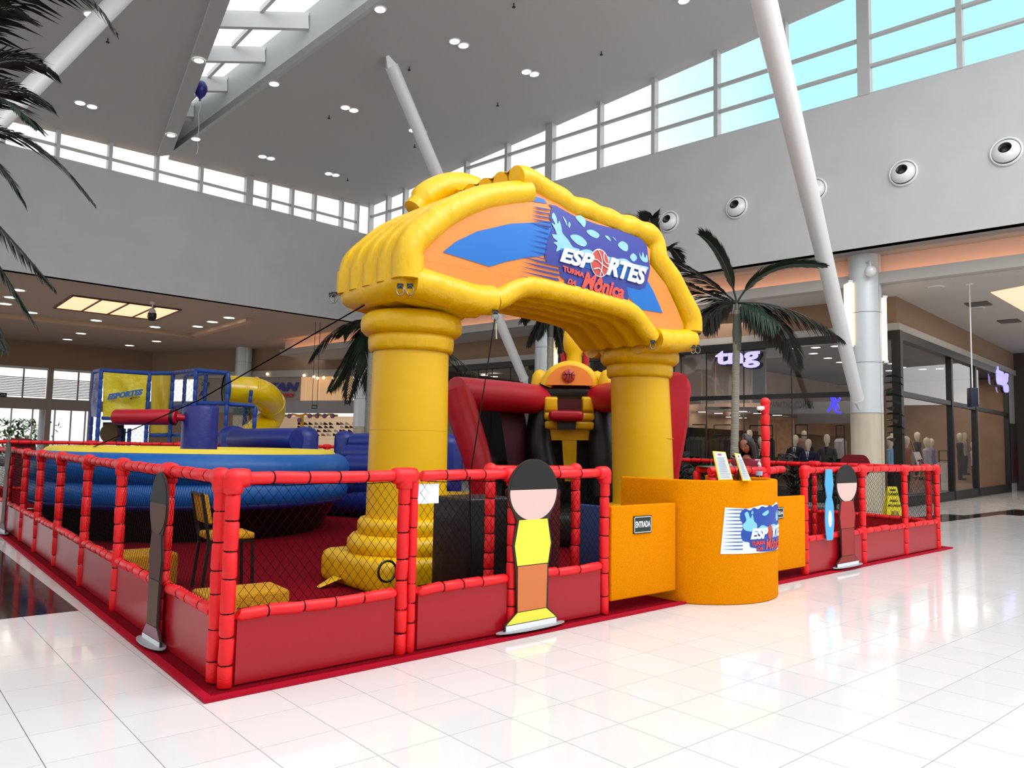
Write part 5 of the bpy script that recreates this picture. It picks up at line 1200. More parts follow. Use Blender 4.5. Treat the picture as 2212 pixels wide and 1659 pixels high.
ring('yellow_rim',1.29,.13,R-.36,mat('pale_yellow_vinyl',(240,214,60),.4,bump=(4,.4,.03)),flat=.9)
mb=MB();mb.lathe([(R-.5,.03),(R-.42,.1),(R-.2,.5),(R-.12,.6)],(cx,cy,0),64,cap=False);obj('skirt',mb,m_blackv,pool)
mb=MB();mb.lathe([(R-.5,1.0),(R-.6,.5),(.001,.5)],(cx,cy,0),48,cap=False);obj('bed',mb,m_blue,pool)
mb=MB();mb.lathe([(R-.2,.62),(R-.04,.58),(R-.1,.52)],(cx,cy,0),64,cap=False);obj('navy_band',mb,m_navy,pool)
arm=thing('sweeper_arm','red padded sweeper arm on a navy drum in the middle of the blue ring','game arm',(cx,cy,.5))
mb=MB();mb.lathe([(.30,.55),(.305,2.1),(.29,2.14),(.001,2.14)],(cx,cy,0),28);obj('drum',mb,m_navy,arm)
a=atD(404,901,13.2);b=atD(246,901,13.2);mb=MB();d=unit(b-a);mb.tube([a+d*.18,a+d*.22,b-d*.04,b],[.11,.135,.135,.11],20);obj('red_roller',mb,m_redv,arm)
c0=np.array([cx,cy,a[2]-.03]);mb=MB();mb.tube([c0,a+d*.2],.06,12);obj('arm_neck',mb,m_redv,arm)
mb=MB();mb.lathe([(.14,0),(.145,.03),(.14,.06)],a+d*.2,18,d,cap=False);obj('arm_collar',mb,m_blackv,arm)
# ================================================================ blue inflatable block ring behind
nv=mat('deep_blue_vinyl',(26,44,128),.4,bump=(4,.4,.03))
bl=thing('inflatable_blocks','low deep blue inflatable enclosure with rounded posts behind the big ring','inflatable',tuple(atD(720,1100,17)*[1,1,0]))
def bpost(px,D,top,r=.28,base=.03):
    q=atD(px,950,D);zt=atD(px,top,D)[2];mb=MB();mb.lathe([(r,base),(r,zt-r*.75),(r*.93,zt-r*.42),(r*.7,zt-r*.15),(r*.35,zt-.02),(.001,zt)],(q[0],q[1],0),20);obj('blue_post',mb,nv,bl);return q
def btube(x0,D0,x1,D1,y,r=.28):
    a=atD(x0,y,D0);b=atD(x1,y,D1);mb=MB();d=unit(b-a);mb.tube([a,a+d*.08,b-d*.08,b],[r*.85,r,r,r*.85],16);obj('blue_tube',mb,nv,bl)
bpost(502,19,919,.33);bpost(601,20,927,.22);bpost(657,17.5,921,.32);bpost(745,17,930,.23);bpost(968,16,936,.3)
btube(505,18,640,17,950,.26);btube(505,18.2,640,17.2,985,.26);btube(760,16.8,900,16.4,956,.2);btube(745,16.6,960,16,982,.22);btube(745,16.3,960,15.6,1010,.27);btube(745,16.1,985,15.2,1050,.3);btube(640,16.6,960,15.0,1085,.3)
# ================================================================ blue play frame with slide
m_bf2=mat('blue_foam',(16,66,150),.45);m_tarp=mat('yellow_tarp',(226,206,50),.35,bump=(2.2,.9,.1))
pf=thing('climbing_frame','blue padded climbing frame with yellow panels and a yellow tube slide','climbing frame',tuple(atD(380,1100,21)*[1,1,0]))
def pfp(x,y,D): return atD(x,y,D)
def pbar(a,b,r=.055,ties=True): 
    mb=MB();L=np.linalg.norm(b-a);n=max(2,int(L/.25));P=[];rr=[]
    for k in range(n):
        for f_,q in ((.03,.85),(.15,1),(.85,1),(.97,.85)): P.append(a+(b-a)*(k+f_)/n);rr.append(r*q)
    mb.tube(P,rr,8);obj('blue_bar',mb,m_bf2,pf)
D1=20.5;D2=22.5
def vert(x,yt,yb,D,dx=0): 
    a=atD(x,yt,D);b=np.array([a[0],a[1],.02 if yb is None else atD(x,yb,D)[2]]);pbar(a,b);return a
V={};
for nm,x,yt,yb,D in (('a',219,800,None,D1),('b',323,806,None,D1+.3),('c',374,806,None,D1+.5),('d',424,800,None,D1-1.2),('e',493,806,None,D1-1.2),('f',204,802,None,D2),('g',551,880,None,D1-1),('h',400,812,None,D1+1.6),('i',445,806,930,D1+.8),('j',280,925,None,D1+1),('k',268,925,None,D1+1.6),('l',258,925,None,D1+1),('m',530,880,None,D1+.6)): V[nm]=vert(x,yt,yb,D)
for p,q in (('f','a'),('a','b'),('b','c'),('c','d'),('d','e'),('h','i'),('e','i')): pbar(V[p],V[q])
def hb(x0,D0,x1,D1_,y0,y1): pbar(atD(x0,y0,D0),atD(x1,y1,D1_))
hb(219,D1,323,D1+.3,903,905);hb(323,D1+.3,374,D1+.5,940,940);hb(374,D1+.5,424,D1-1.2,880,871);hb(424,D1-1.2,493,D1-1.2,871,872);hb(493,D1-1.2,551,D1-1,873,877);hb(374,D1+.5,424,D1-1.2,940,938);hb(424,D1-1.2,551,D1-1,938,938)
def tarp(c,name='yellow_panel',m=None,n=8):
    P=[atD(*q) for q in c];mb=MB();nn=unit(np.cross(P[1]-P[0],P[3]-P[0]));vs=[];rnd=random.Random(4)
    for i in range(n+1):
        for j in range(n+1):
            u,v=i/n,j/n;p=P[0]*(1-u)*(1-v)+P[1]*u*(1-v)+P[2]*u*v+P[3]*(1-u)*v
            w_=math.sin(math.pi*u)*math.sin(math.pi*v);p=p+nn*w_*.12*math.sin(5*u+9*v*u+2*v);vs.append(p)
    mb.add(vs,[(i*(n+1)+j,i*(n+1)+j+1,(i+1)*(n+1)+j+1,(i+1)*(n+1)+j) for i in range(n) for j in range(n)],True);return obj(name,mb,m or m_tarp,pf)
tp=tarp([(222,902,D1-.02),(321,903,D1+.25),(320,811,D1+.25),(223,804,D1-.02)])
tarp([(325,938,D1+.3),(369,938,D1+.5),(371,811,D1+.5),(327,811,D1+.3)],m=mat('tarp_ochre',(206,176,50),.4))
tarp([(196,900,D2-.1),(216,902,D1+.1),(216,806,D1+.1),(203,808,D2-.1)],'navy_panel',m_navy)
tarp([(222,955,D1+1.2),(268,955,D1+1.2),(268,912,D1+1.2),(222,912,D1+1.2)],'dark_panel',mat('tarp_dark',(40,34,34),.6))
mb=MB();cc=atD(237,936,D1+.9);mb.lathe([(.24,-.05),(.28,0),(.24,.05)],cc,22,-CF);obj('crawl_ring',mb,mat('crawl_ochre',(86,62,20),.5),pf)
mb=MB();cc=cc-CF*.02;mb.lathe([(.001,.02),(.25,.02)],cc,22,-CF,cap=False);obj('crawl_hole',mb,mat('crawl_brown',(70,40,20),.6),pf)
# lettering on tarp
def tq(bl,br,tl,D=D1-.14):
    a,b,c=[atD(*p,D) for p in (bl,br,tl)];return lambda u,v:a+(b-a)*u+(c-a)*v
mb=MB();text_mb('ESPORTES',tq((233,864),(307,853),(235,851)),-CF*.02,.06,.1,mb);obj('tarp_letter',mb,mat('tarp_blue',(60,110,180),.5),tp)
mb=MB();text_mb('MÔNICA',tq((281,863),(302,859),(281,858),D1-.16),(0,0,0),.03,0,mb);obj('tarp_small_letter',mb,mat('tarp_wine',(110,40,70),.5),tp)
netg=mat('net_khaki',(150,140,110),.7)
for (x0,x1,D,y0,y1) in ((376,422,D1+.4,812,872),(402,443,D1+1.5,814,870),(376,422,D1+.4,885,938),(280,320,D1+.8,925,955),(497,550,D1-.9,885,938)):
    a=atD(x0,y1,D);b=atD(x1,y1,D);zt=atD(x0,y0,D)[2];b[2]=a[2];net(pf,a,b,a[2],zt,.14,.004,netg)
# tube slide
m_sl=mat('slide_yellow',(228,190,10),.22,coat=.4)
sl=[(488,840,20.0),(520,842,20.2),(555,846,20.4),(580,860,20.9),(588,888,21.6),(575,915,21.6),(552,935,21.),(535,950,20.4),(515,985,20.)]
P=[atD(*p) for p in sl];P=catm(P,5)
mb=MB();mb.tube(P,[.36]*(len(P)-6)+[.35,.34,.33,.32,.31,.3],28,cap=False);obj('tube_slide',mb,m_sl,pf)
mb=MB();d=unit(P[1]-P[0]);mb.lathe([(.37,-.04),(.43,0),(.37,.05)],P[0],28,d,cap=False);obj('slide_mouth_ring',mb,m_bf2,pf)
mb=MB();mb.lathe([(.001,.02),(.36,.02)],P[0],28,d,cap=False);obj('slide_mouth',mb,mat('slide_inside',(30,80,30),.5),pf)
for k in (9,17,26): 
    mb=MB();d=unit(P[k+1]-P[k-1]);mb.lathe([(.362,-.03),(.385,-.02),(.385,.02),(.362,.03)],P[k],28,d,cap=False);obj('slide_flange',mb,m_sl,pf)
pbar(atD(543,842,19.8),atD(540,870,19.8),.05)
# ================================================================ basketball inflatable
bk=thing('ball_game_inflatable','red and black inflatable ball game with a yellow hoop board behind the arch','inflatable',tuple(atD(1228,1130,13.6)*[1,1,0]))
DB=13.6
def bq(x,y,D=DB): return atD(x,y,D)
def itube(pts,r,m,name,n=18):
    P=catm([np.array(p) for p in pts],5);k=len(P);rr=[r]*k if not hasattr(r,'__len__') else list(np.interp(np.linspace(0,1,k),np.linspace(0,1,len(r)),r))
    mb=MB();mb.tube(P,rr,n);return obj(name,mb,m,bk)
itube([bq(985,850,12.2),bq(1080,856,12.9),bq(1170,864,DB)],[.27,.265,.26],m_redv,'red_beam')
itube([bq(1288,862,DB),bq(1380,852,12.4),bq(1462,842,11.5)],[.26,.26,.27],m_redv,'red_beam')
itube([bq(984,845,12.2),bq(1008,920,12.1),bq(1035,1010,12.0),bq(1050,1110,12.0)],[.27,.24,.22,.2],m_redv,'red_leg')
itube([bq(1463,838,11.6),bq(1462,920,11.6),bq(1453,1020,11.6),bq(1448,1090,11.6)],[.20,.16,.1,.08],m_redv,'red_leg')
mb=MB();mb.prism([bq(1440,812,11.3),bq(1484,808,11.3),bq(1484,900,11.3),bq(1462,1010,11.3),bq(1440,1010,11.3)],CF*.25);obj('red_side',mb,m_redv,bk)
itube([bq(1165,850),bq(1228,850),bq(1292,850)],.2,m_blackv,'black_beam')
itube([bq(1172,870),bq(1165,960,13.4),bq(1190,1070,13.3)],[.2,.24,.26],m_blackv,'black_leg')
itube([bq(1290,870),bq(1305,960,13.4),bq(1310,1070,13.3)],[.22,.3,.34],m_blackv,'black_leg')
mb=MB();mb.prism([bq(1150,880,DB+.35),bq(1325,880,DB+.35),bq(1345,1120,DB+.35),bq(1170,1120,DB+.35)],CF*.08);obj('black_back',mb,m_blackv,bk)
mb=MB();mb.prism([bq(1000,870,12.9),bq(1130,878,DB+.2),bq(1170,1090,DB+.2),bq(1062,1080,12.7)],CF*.01);nt_=obj('dark_screen',mb,glass('dark_mesh',.3,(.32,.3,.31)),bk)
mb=MB();mb.prism([bq(1078,874,13.0),bq(1130,876,DB-.1),bq(1150,1050,DB-.1),bq(1104,1050,13.0)],CF*.01);obj('wine_screen',mb,mat('wine_mesh',(70,22,36),.7,var=(3,.4)),bk)
# base
mb=MB();c=bq(1180,1130,12.6)*[1,1,0]+UP*.3;mb.rbox(c,CR*1.55,CF*1.0,UP*.26,.12,4);obj('black_base',mb,m_blackv,bk)
mb=MB();c=bq(996,1112,12.0);mb.tube([c-CR*.28,c+CR*.3],[.17,.17],14);mb.tube([c-CR*.28+UP*.2+CF*.2,c+CR*.25+UP*.2+CF*.2],[.15,.15],14);obj('yellow_cushion',mb,m_yel2,bk)
# hoop board
hb_=[(1176,857),(1203,857),(1206,864),(1257,864),(1258,857),(1283,857),(1283,925),(1279,951),(1181,951),(1175,925)]
mb=MB();mb.prism([bq(x,y,DB-.28) for x,y in hb_],CF*.1);hbb=obj('hoop_board',mb,m_yel2,bk)
mb=MB()
for x0,x1,ya,yb in ((1176,1205,858,889),(1258,1283,858,889),(1176,1283,891,908),(1177,1283,910,928)):
    a=bq((x0+x1)/2,(ya+yb)/2,DB-.3);mb.rbox(a,CR*(x1-x0)/2/F*DB,CF*.05,UP*(yb-ya)/2/F*DB,.045,3)
obj('board_cell',mb,m_yel2,hbb)
mb=MB();mb.prism([bq(x,y,DB-.34) for x,y in ((1205,862),(1257,862),(1256,890),(1206,890))],CF*.02);obj('board_window',mb,mat('wine_dark',(72,8,14),.6),hbb)
c=bq(1222,899,DB-.62);mb=MB();mb.rbox(c,CR*.285,CF*.26,UP*.085,.07,4);obj('red_hoop',mb,m_redv,bk)
mb=MB();c2=c-UP*.2;mb.prism([c+CR*-.16,c+CR*.18,c2+CR*.17-UP*.03,c2-CR*.13-UP*.03],CF*.12);obj('hoop_net',mb,m_blackv,bk)
mb=MB();mb.prism([bq(x,y,DB-.27) for x,y in ((1214,950),(1246,950),(1244,1040),(1220,1040))],CF*.08);obj('yellow_post',mb,m_yel,bk)
# dome with ball print
def dome(px,py,wpx,hpx,D,m,name,dp=.3):
    c=bq(px,py,D);pts=[c+CR*wpx/F*D*math.cos(a)+UP*hpx/F*D*math.sin(a) for a in np.linspace(0,math.pi,22)];bm=MB();
    bm.prism([p-CF*.0 for p in pts],CF*dp);vs=[];return obj(name,bm,m,bk)
dm=dome(1231,832,50,43,DB-.25,m_orv,'orange_dome')
itube([bq(1180,834,DB-.1),bq(1195,806,DB-.1),bq(1232,792,DB-.1),bq(1268,806,DB-.1),bq(1284,834,DB-.1)],.11,m_yel2,'dome_rim')
mb=MB();cc=bq(1228,812,DB-.26);mb.lathe([(.001,.03),(.07,.024),(.112,.004),(.115,0)],cc,24,-CF,cap=False);o_=obj('ball_print',mb,mat('ball_red',(190,64,50)),dm)
mb=MB()
for cv in ([(-1,0.1),(0,.25),(1,.1)],[(0,1),(.15,0),(-.1,-1)],[(-.8,.6),(-.3,.1),(-.6,-.75)],[(.75,.65),(.4,.1),(.8,-.6)]):
    mb.tube([cc-CF*.034+CR*.112*a+UP*.112*b for a,b in catm([np.array(c_) for c_ in cv],4)],.005,4)
obj('ball_line',mb,m_black,dm)
for x,y,D in ((1166,822,DB+.1),(1312,822,DB-.2)):
    c=bq(x,y,D);mb=MB();mb.lathe([(.15,-.35),(.155,-.05),(.13,.1),(.08,.17),(.001,.2)],c,18);obj('yellow_bump',mb,m_yel2,bk)
itube([bq(1270,830,DB+.3),bq(1290,815,DB+.3),bq(1300,832,DB+.3)],.12,m_yel2,'yellow_bump')
# plain yellow topper seen from behind under the arch
c=bq(1240,800,DB+.3);mb=MB();mb.lathe([(.16,-.1),(.17,.1),(.16,.28),(.22,.36),(.24,.5),(.23,.66),(.15,.82),(.001,.88)],c,18,sy=.7);obj('yellow_topper',mb,m_yel2,bk)
for sx in (-.21,.2):
    mb=MB();mb.tube([c+CR*sx+UP*(.45 if sx>0 else .3),c+CR*(sx+.02)+UP*.2,c+CR*sx*.95-UP*.03],[.05,.055,.04],10);obj('red_arm',mb,m_redv,bk)
# dark red carpet block and green patch behind the near fence
a=gp(1248,1236,0);mb=MB();
o=carpbox('carpet_block',[(5.0,5.55),(5.45,5.55),(5.45,5.9),(5.0,5.9)],.02,1.12,mat('wine_carpet',(104,12,28),.95,bump=(150,1.,.02),var=(70,.4)));tag(o,'upright dark red carpet covered block behind the near fence end','block')
o=carpbox('black_block',[(4.35,5.65),(4.95,5.65),(4.95,6.2),(4.35,6.2)],.02,1.05,m_blackv);tag(o,'black padded block beside the red carpet block behind the near fence','block')
# ---- chair and foot cubes
def fuzzy(name,c,hx,hy,hz,rz,label):
    mb=MB();ca,sa=math.cos(rz),math.sin(rz);mb.rbox(c,(hx*ca,hx*sa,0),(-hy*sa,hy*ca,0),(0,0,hz),.03,3);o=obj(name,mb,mat('yellow_carpet',(232,166,14),.95,bump=(150,1.,.02),var=(70,.35)));tag(o,label,'carpet cube');return o
fuzzy('carpet_cube',(2.72,6.78,.13),.36,.24,.11,R_(-4),'flat yellow carpeted cube on the red floor behind the near left corner')
fuzzy('carpet_cube',(2.42,8.75,.19),.30,.28,.17,R_(0),'yellow carpeted cube behind the left fence beside the chair')
ch=localthing('chair','yellow carpet covered chair with a thin black metal frame','chair',(3.05,8.05,.02),R_(-6))
my=mat('yellow_carpet',(232,166,14))
mb=MB();mb.rbox((.0,0,.55),(.23,0,0),(0,.22,0),(0,0,.035),.025);obj('seat',mb,my,ch)
mb=MB();mb.rbox((-.25,0,.83),(.03,0,.0),(0,.215,0),(-.03,0,.15),.02);obj('backrest',mb,my,ch)
for sx,sy in ((-.22,-.2),(-.22,.2),(.21,-.2),(.21,.2)):
    mb=MB()
    if sx<0: mb.beam((sx-.05,sy,0),(sx,sy,.5),.028,.028,(0,1,0));mb.beam((sx,sy,.5),(sx-.09,sy*1.12,.98),.028,.028,(0,1,0))
    else: mb.beam((sx+.02,sy,0),(sx,sy,.5),.028,.028,(0,1,0))
    obj('leg',mb,m_black,ch)
mb=MB();mb.beam((-.22,-.2,.5),(.21,-.2,.5),.025,.025);mb.beam((-.22,.2,.5),(.21,.2,.5),.025,.025);mb.beam((-.31,-.22,.98),(-.31,.22,.98),.025,.025);obj('seat_frame',mb,m_black,ch)
# ---- wet floor sign
wf=gp(1935,1114,0);t=thing('wet_floor_sign','yellow folding wet floor sign standing by the big pale column','floor sign',tuple(wf))
ymat=mat('sign_yellow',(226,206,30),.5);sc=depth(wf)/F
f0=lambda x,y,o: wf+CR*(x-1935)*sc+UP*(1114-y)*sc+CF*o
mb=MB();mb.prism([f0(1916,1114,0),f0(1924,1052,.12),f0(1944,1052,.12),f0(1951,1114,0),f0(1944,1114,0),f0(1941,1104,.02),f0(1926,1104,.02),f0(1924,1114,0)],CF*.015);obj('front_leaf',mb,ymat,t)
mb=MB();mb.prism([f0(1918,1114,.3),f0(1924,1052,.14),f0(1944,1052,.14),f0(1950,1114,.3)],CF*.015);obj('rear_leaf',mb,ymat,t)
mb=MB();text_mb('CUIDADO',lambda u,v:f0(1922+24*u,1071-6*v,.07),-CF*.0,.03,0,mb);text_mb('PISO',lambda u,v:f0(1926+16*u,1085-5*v,.045),-CF*.0,.03,0,mb);text_mb('MOLHADO',lambda u,v:f0(1920+28*u,1095-5*v,.025),-CF*.0,.03,0,mb);obj('sign_lettering',mb,m_black,t)
mb=MB();mb.prism([f0(1928,1058,.1),f0(1940,1058,.1),f0(1940,1061,.095),f0(1928,1061,.095)],-CF*.005);obj('hand_slot',mb,m_black,t)
# ================================================================ palms
m_fr=mat('palm_leaf',(20,44,26),.5,var=(2,.4));m_fr2=mat('palm_leaf_grey',(62,66,62),.5,var=(2,.3));m_frd=mat('palm_leaf_dark',(14,20,17),.5,var=(2,.3))
m_tr=mat('palm_trunk',(150,146,132),.8,bump=(14,.6,.05),stretch=(.3,.3,3))
def frond(parent,P0_,P1_,P2_,L,m,n=40,w=.028,seed=0,hang=.55,name='frond'):
    rnd=random.Random(seed);P0_,P1_,P2_=[np.array(p,float) for p in (P0_,P1_,P2_)];mb=MB();pts=[];N=14
    bz=lambda t:P0_*(1-t)**2+2*P1_*t*(1-t)+P2_*t*t
    for k in range(N+1): pts.append(bz(k/N))
    mb.tube(pts,list(np.linspace(.022,.005,N+1)*(L/.6)**.5),5)
    Lf=0
    for k in range(n):
        t=.12+.88*k/(n-1);p=bz(t);d=unit(bz(min(t+.01,1.01))-bz(t-.01));s=np.cross(d,UP)
        if np.linalg.norm(s)<.05: s=CR.copy()
        s=unit(s);ll=L*(math.sin(math.pi*min(1,(t*.86+.14)))**.6)*(.75+.25*rnd.random())+.06*L
        for sg in (1,-1):
            dirv=unit(s*sg*.8+d*(.65+.5*t)+UP*(-hang*(.4+.6*rnd.random())));q=p+dirv*ll*.5+UP*.03*L;e=p+dirv*ll-UP*ll*.12*hang*2;ww=unit(np.cross(dirv,np.cross(s,d)+.3*UP))*w
            mb.add([p,q+ww,e,q-ww],[(0,1,2,3)])
    return obj(name,mb,m,parent)
def palm(label,crown,D,trunkbase,fr,L,mats,tr=.1,name='palm_tree',seed=0,n=40,w=.028):
    c=atD(crown[0],crown[1],D);t=thing(name,label,'palm',(c[0],c[1],trunkbase))
    if trunkbase is not None and tr>0:
        b=np.array([c[0],c[1],trunkbase]) if len(crown)==2 else np.array([*atD(crown[2],crown[1],D)[:2],trunkbase])
        z0=c[2]-.15;pts=[b+(np.array([c[0],c[1],z0])-b)*k/18 for k in range(19)];rr=[]
        mb=MB();P=[];R2=[]
        for k in range(18):
            for f_,q in ((.05,1.),(.5,.95),(.95,1.02)): P.append(pts[k]+(pts[k+1]-pts[k])*f_);R2.append(tr*(1.15-.25*k/18)*q)
        mb.tube(P,R2,10);obj('trunk',mb,m_tr,t)
        mb=MB();mb.lathe([(tr*.95,-.9),(tr*1.25,-.5),(tr*.9,-.1),(tr*.5,.15)],(c[0],c[1],z0),10);obj('crown_shaft',mb,mat('crown_shaft',(96,104,92),.6),t)
    for i,f_ in enumerate(fr):
        cx_,cy_,tx,ty=f_[:4];rnd=random.Random(i+seed);dd=f_[4] if len(f_)>4 else rnd.uniform(-1.2,1.2);hg=f_[5] if len(f_)>5 else .55
        p1=atD(cx_,cy_,D)+CF*dd*.5;p2=atD(tx,ty,D)+CF*dd
        frond(t,c,p1,p2,L,mats[i%len(mats)],n=n,w=w,seed=i+seed,hang=hg)
    return t
palm('tall potted palm with a grey trunk between the arch and the slanted strut',(1592,655,1582),16.8,.0,
 [(1570,540,1519,503,.2,.0),(1640,555,1768,584,-.4,.1),(1700,650,1797,745,-.6),(1700,650,1742,792,.5),(1650,640,1722,735,.8,.8),(1520,585,1408,535,.3,.2),(1520,640,1442,612,-.5,.3),(1530,650,1470,700,.6,.4),(1620,660,1650,720,-1,.9),(1560,620,1540,700,.9,.8)],.72,[m_fr,m_fr,m_fr2,m_fr2,m_fr2,m_frd,m_frd],tr=.085,n=50,w=.034)
palm('palm peeping over the arch top, only its dark frond tips showing',(1430,560),19,.0,[(1400,460,1348,468,.3,.0),(1390,470,1404,478,-.3,.1),(1440,500,1480,560,.3,.3)],.5,[m_frd],tr=.07,seed=9)
palm('dark palm behind the left arch column, fronds drooping to both sides',(805,690),23,.0,
 [(720,690,674,782,-.3,.5),(760,745,705,842,.4,.6),(770,700,738,868,.8,.6),(760,690,740,720,.2,.2),(880,690,1005,812,.0,.5),(920,700,1060,842,-.4,.6),(880,720,980,850,.6,.6),(790,650,770,640,.3,.1),(840,670,905,705,-.4,.3),(780,730,800,870,.5,.6)],.85,[m_frd,m_fr,m_frd,m_fr],tr=.11,seed=20,w=.035)
palm('dark palm behind the arch opening beside the round column there',(1190,655),23.5,.0,
 [(1165,680,1140,745,.2,.6),(1175,680,1158,735,-.4,.6),(1205,690,1222,790,.2,.7),(1215,680,1240,760,-.3,.6),(1150,650,1130,690,.4,.5)],.6,[m_frd],tr=.1,seed=40,w=.03)
palm('big dark foreground palm reaching in from the left frame edge',(-190,320),6.6,.0,
 [(0,170,163,418,.3,.25),(-30,130,112,300,-.2,.2),(-60,110,78,205,.2,.3),(-70,20,60,112,.4,.3),(-100,-60,42,20,.1,.3),(-60,420,85,612,.2,.3),(-90,520,42,765,-.2,.4),(-80,470,30,690,.3,.3),(60,-260,240,58,.1,.5),(20,-240,215,20,-.3,.5),(-60,250,20,420,.2,.3)],.46,[m_frd,m_fr,m_frd],tr=.09,seed=60,n=52,w=.017)
# ferns in the planter along the far side of the right fence
pl=thing('planter','low dark planter box full of ferns behind the right fence','planter',(14.6,9.5,0))
mb=MB();mb.prism([(13.9,6.8,0),(14.6,6.8,0),(14.6,16.5,0),(13.9,16.5,0)],(0,0,.45));obj('planter_box',mb,mat('planter_grey',(52,52,52),.7),pl)
rnd=random.Random(11)
for k in range(13):
    c=np.array([14.25+rnd.uniform(-.15,.15),7.1+k*.72,.45]);t=thing('fern','dark green fern tuft in the low planter, '+ORD[k]+' from its near end','fern',tuple(c),'ferns in the planter behind the right fence')
    for j in range(7):
        a=j*.9+k;h=rnd.uniform(.7,1.3);r_=rnd.uniform(.4,.7);d=np.array([math.cos(a),math.sin(a),0]);frond(t,c,c+d*r_*.4+UP*h,c+d*r_+UP*h*.75,.22,(m_fr,m_frd,m_fr2)[(j+k)%3],n=14,w=.03,seed=j+k*7,hang=.3)
# spiky plant by the palm foot
c=atD(1545,985,14.5);c[2]=.02;t=thing('spiky_plant','spiky long leaved plant at the foot of the tall palm','plant',tuple(c));
for j in range(14):
    a=j*.9;d=np.array([math.cos(a),math.sin(a),0]);h=1.0+.5*((j*37)%10)/10;mb=MB();p=[c+d*.05*k*k/3+UP*(h*k/4) for k in range(5)];s2=np.cross(d,UP)*.04
    for k in range(4): q0,q1=p[k],p[k+1];w0,w1=1-k/4.2,1-(k+1)/4.2;mb.add([q0-s2*w0,q0+s2*w0,q1+s2*w1,q1-s2*w1],[(0,1,2,3)])
    obj('leaf',mb,m_fr,t)
# plant at the entrance
c=gp(38,958,0);c=atD(38,950,27);c[2]=0;t=thing('entrance_plant','tall dark potted plant just inside the left entrance doors','plant',tuple(c))
mb=MB();mb.lathe([(.25,0),(.32,.5),(.3,.52)],c,16);obj('pot',mb,mat('pot_dark',(50,44,40),.6),t)
mb=MB();rnd=random.Random(6)
for j in range(150):
    a=rnd.uniform(0,6.28);r_=rnd.uniform(0,.5);p=c+np.array([math.cos(a)*r_,math.sin(a)*r_,rnd.uniform(1.0,2.1)]);d=unit((rnd.uniform(-1,1),rnd.uniform(-1,1),rnd.uniform(-.4,.6)))*.11;s2=unit(np.cross(d,UP))*.05;mb.add([p-d,p+s2,p+d,p-s2],[(0,1,2,3)])
obj('foliage',mb,m_frd,t);mb=MB();mb.tube([c+UP*.4,c+UP*1.7],.025,6);obj('stem',mb,mat('brown_stem',(80,60,40)),t)
# ================================================================ plain display cutouts (flat painted boards, no figure drawn)
def ell(cx,cy,rx,ry,n=26,a0=0,a1=2*math.pi): 
    full=abs(a1-a0-2*math.pi)<1e-6
    return [(cx+rx*math.cos(t),cy+ry*math.sin(t)) for t in np.linspace(a0,a1,n,endpoint=not full)]
def cutout(label,base,ax,n_,w,h,cols,foot):
    "cols: list of (colour, polygon in unit coords)"
    t=thing('display_cutout',label,'cutout',tuple(base));base=np.array(base);
    fn=lambda o:(lambda u,v:base+ax*u*w+UP*(v*h)+n_*(o+.0*v))
    outline=ell(.0,.80,.46,.195,24,R_(-50),R_(230))
    outline=[(.29,.64)]+ell(0,.81,.46,.19,24,R_(-38),R_(218))+[(-.29,.64),(-.36,.5),(-.30,.36),(-.27,.12),(-.48,.06),(-.48,.015),(.48,.015),(.48,.06),(.30,.12),(.30,.36),(.36,.5)]
    mb=MB();mb.prism([fn(0)(*p) for p in outline],n_*-.012);b=obj('board',mb,mat('cutout_edge',(40,30,28),.5),t)
    for k,(c_,poly) in enumerate(cols):
        mb=MB();mb.prism([fn(.001)(*p) for p in poly],n_*.002*(1+k*.35));obj('painted_area',mb,mat('cut_'+'_'.join(map(str,c_)),c_,.55),b)
    mb=MB();mb.prism([base+ax*u*w+n_*v+UP*.028 for u,v in ell(foot,.0,.62,.07,20)],(0,0,.008));obj('foot_plate',mb,mat('foot_grey',(160,162,168),.4),t);return t
blk_=(22,22,24);pk=(222,190,182)
def fields(top,skin,shirt,trou,shoe,white=(236,240,244)):
    return [(top,ell(0,.815,.43,.175,26,R_(-5),R_(185))),(skin,ell(0,.805,.43,.165,26,R_(175),R_(365))),
            (shirt,[(-.26,.645),(.26,.645),(.33,.5),(.28,.385),(-.28,.385),(-.33,.5)]),(trou,[(-.27,.38),(.27,.38),(.26,.125),(-.26,.125)]),
            (shoe,[(-.26,.12),(.26,.12),(.45,.06),(-.45,.06)]),(white,[(-.46,.055),(.46,.055),(.46,.022),(-.46,.022)])]
X_=np.array([1,.0147,0.]);nf=np.array([0,-1.,0])
b_=onp(1148,1366,(0,FX(4.5)-.075,0),(0,1,0));b_[2]=.02
cutout('tall plain cutout board in black, pink, yellow and orange bands before the near fence',b_,X_,nf,.62,1.42,fields(blk_,pk,(240,236,66),(206,116,60),(232,226,70)),.0)
b_=onp(1832,1220,(0,FX(10.2)-.075,0),(0,1,0));b_[2]=.02
cutout('tall plain cutout board in black, pink and dark red, right of the counter',b_,X_,nf,.66,1.36,fields(blk_,pk,(168,44,40),(152,36,34),(140,40,38)),.0)
b_=onp(1793,1150,(0,FX(10.2)-.09,0),(0,1,0));t=thing('display_cutout','small plain pale blue cutout board beside the dark red one','cutout',tuple(b_))
mb=MB();mb.prism([np.array([b_[0]+u*.26,b_[1],.42+v*.9]) for u,v in [(-.3,0),(.3,0),(.45,.25),(.4,.5),(.25,.6),(.42,.78),(.3,1.0),(-.3,1.0),(-.42,.78),(-.25,.6),(-.4,.5),(-.45,.25)]],(0,.012,0));obj('board',mb,mat('cut_skyblue',(86,176,226),.35),t)
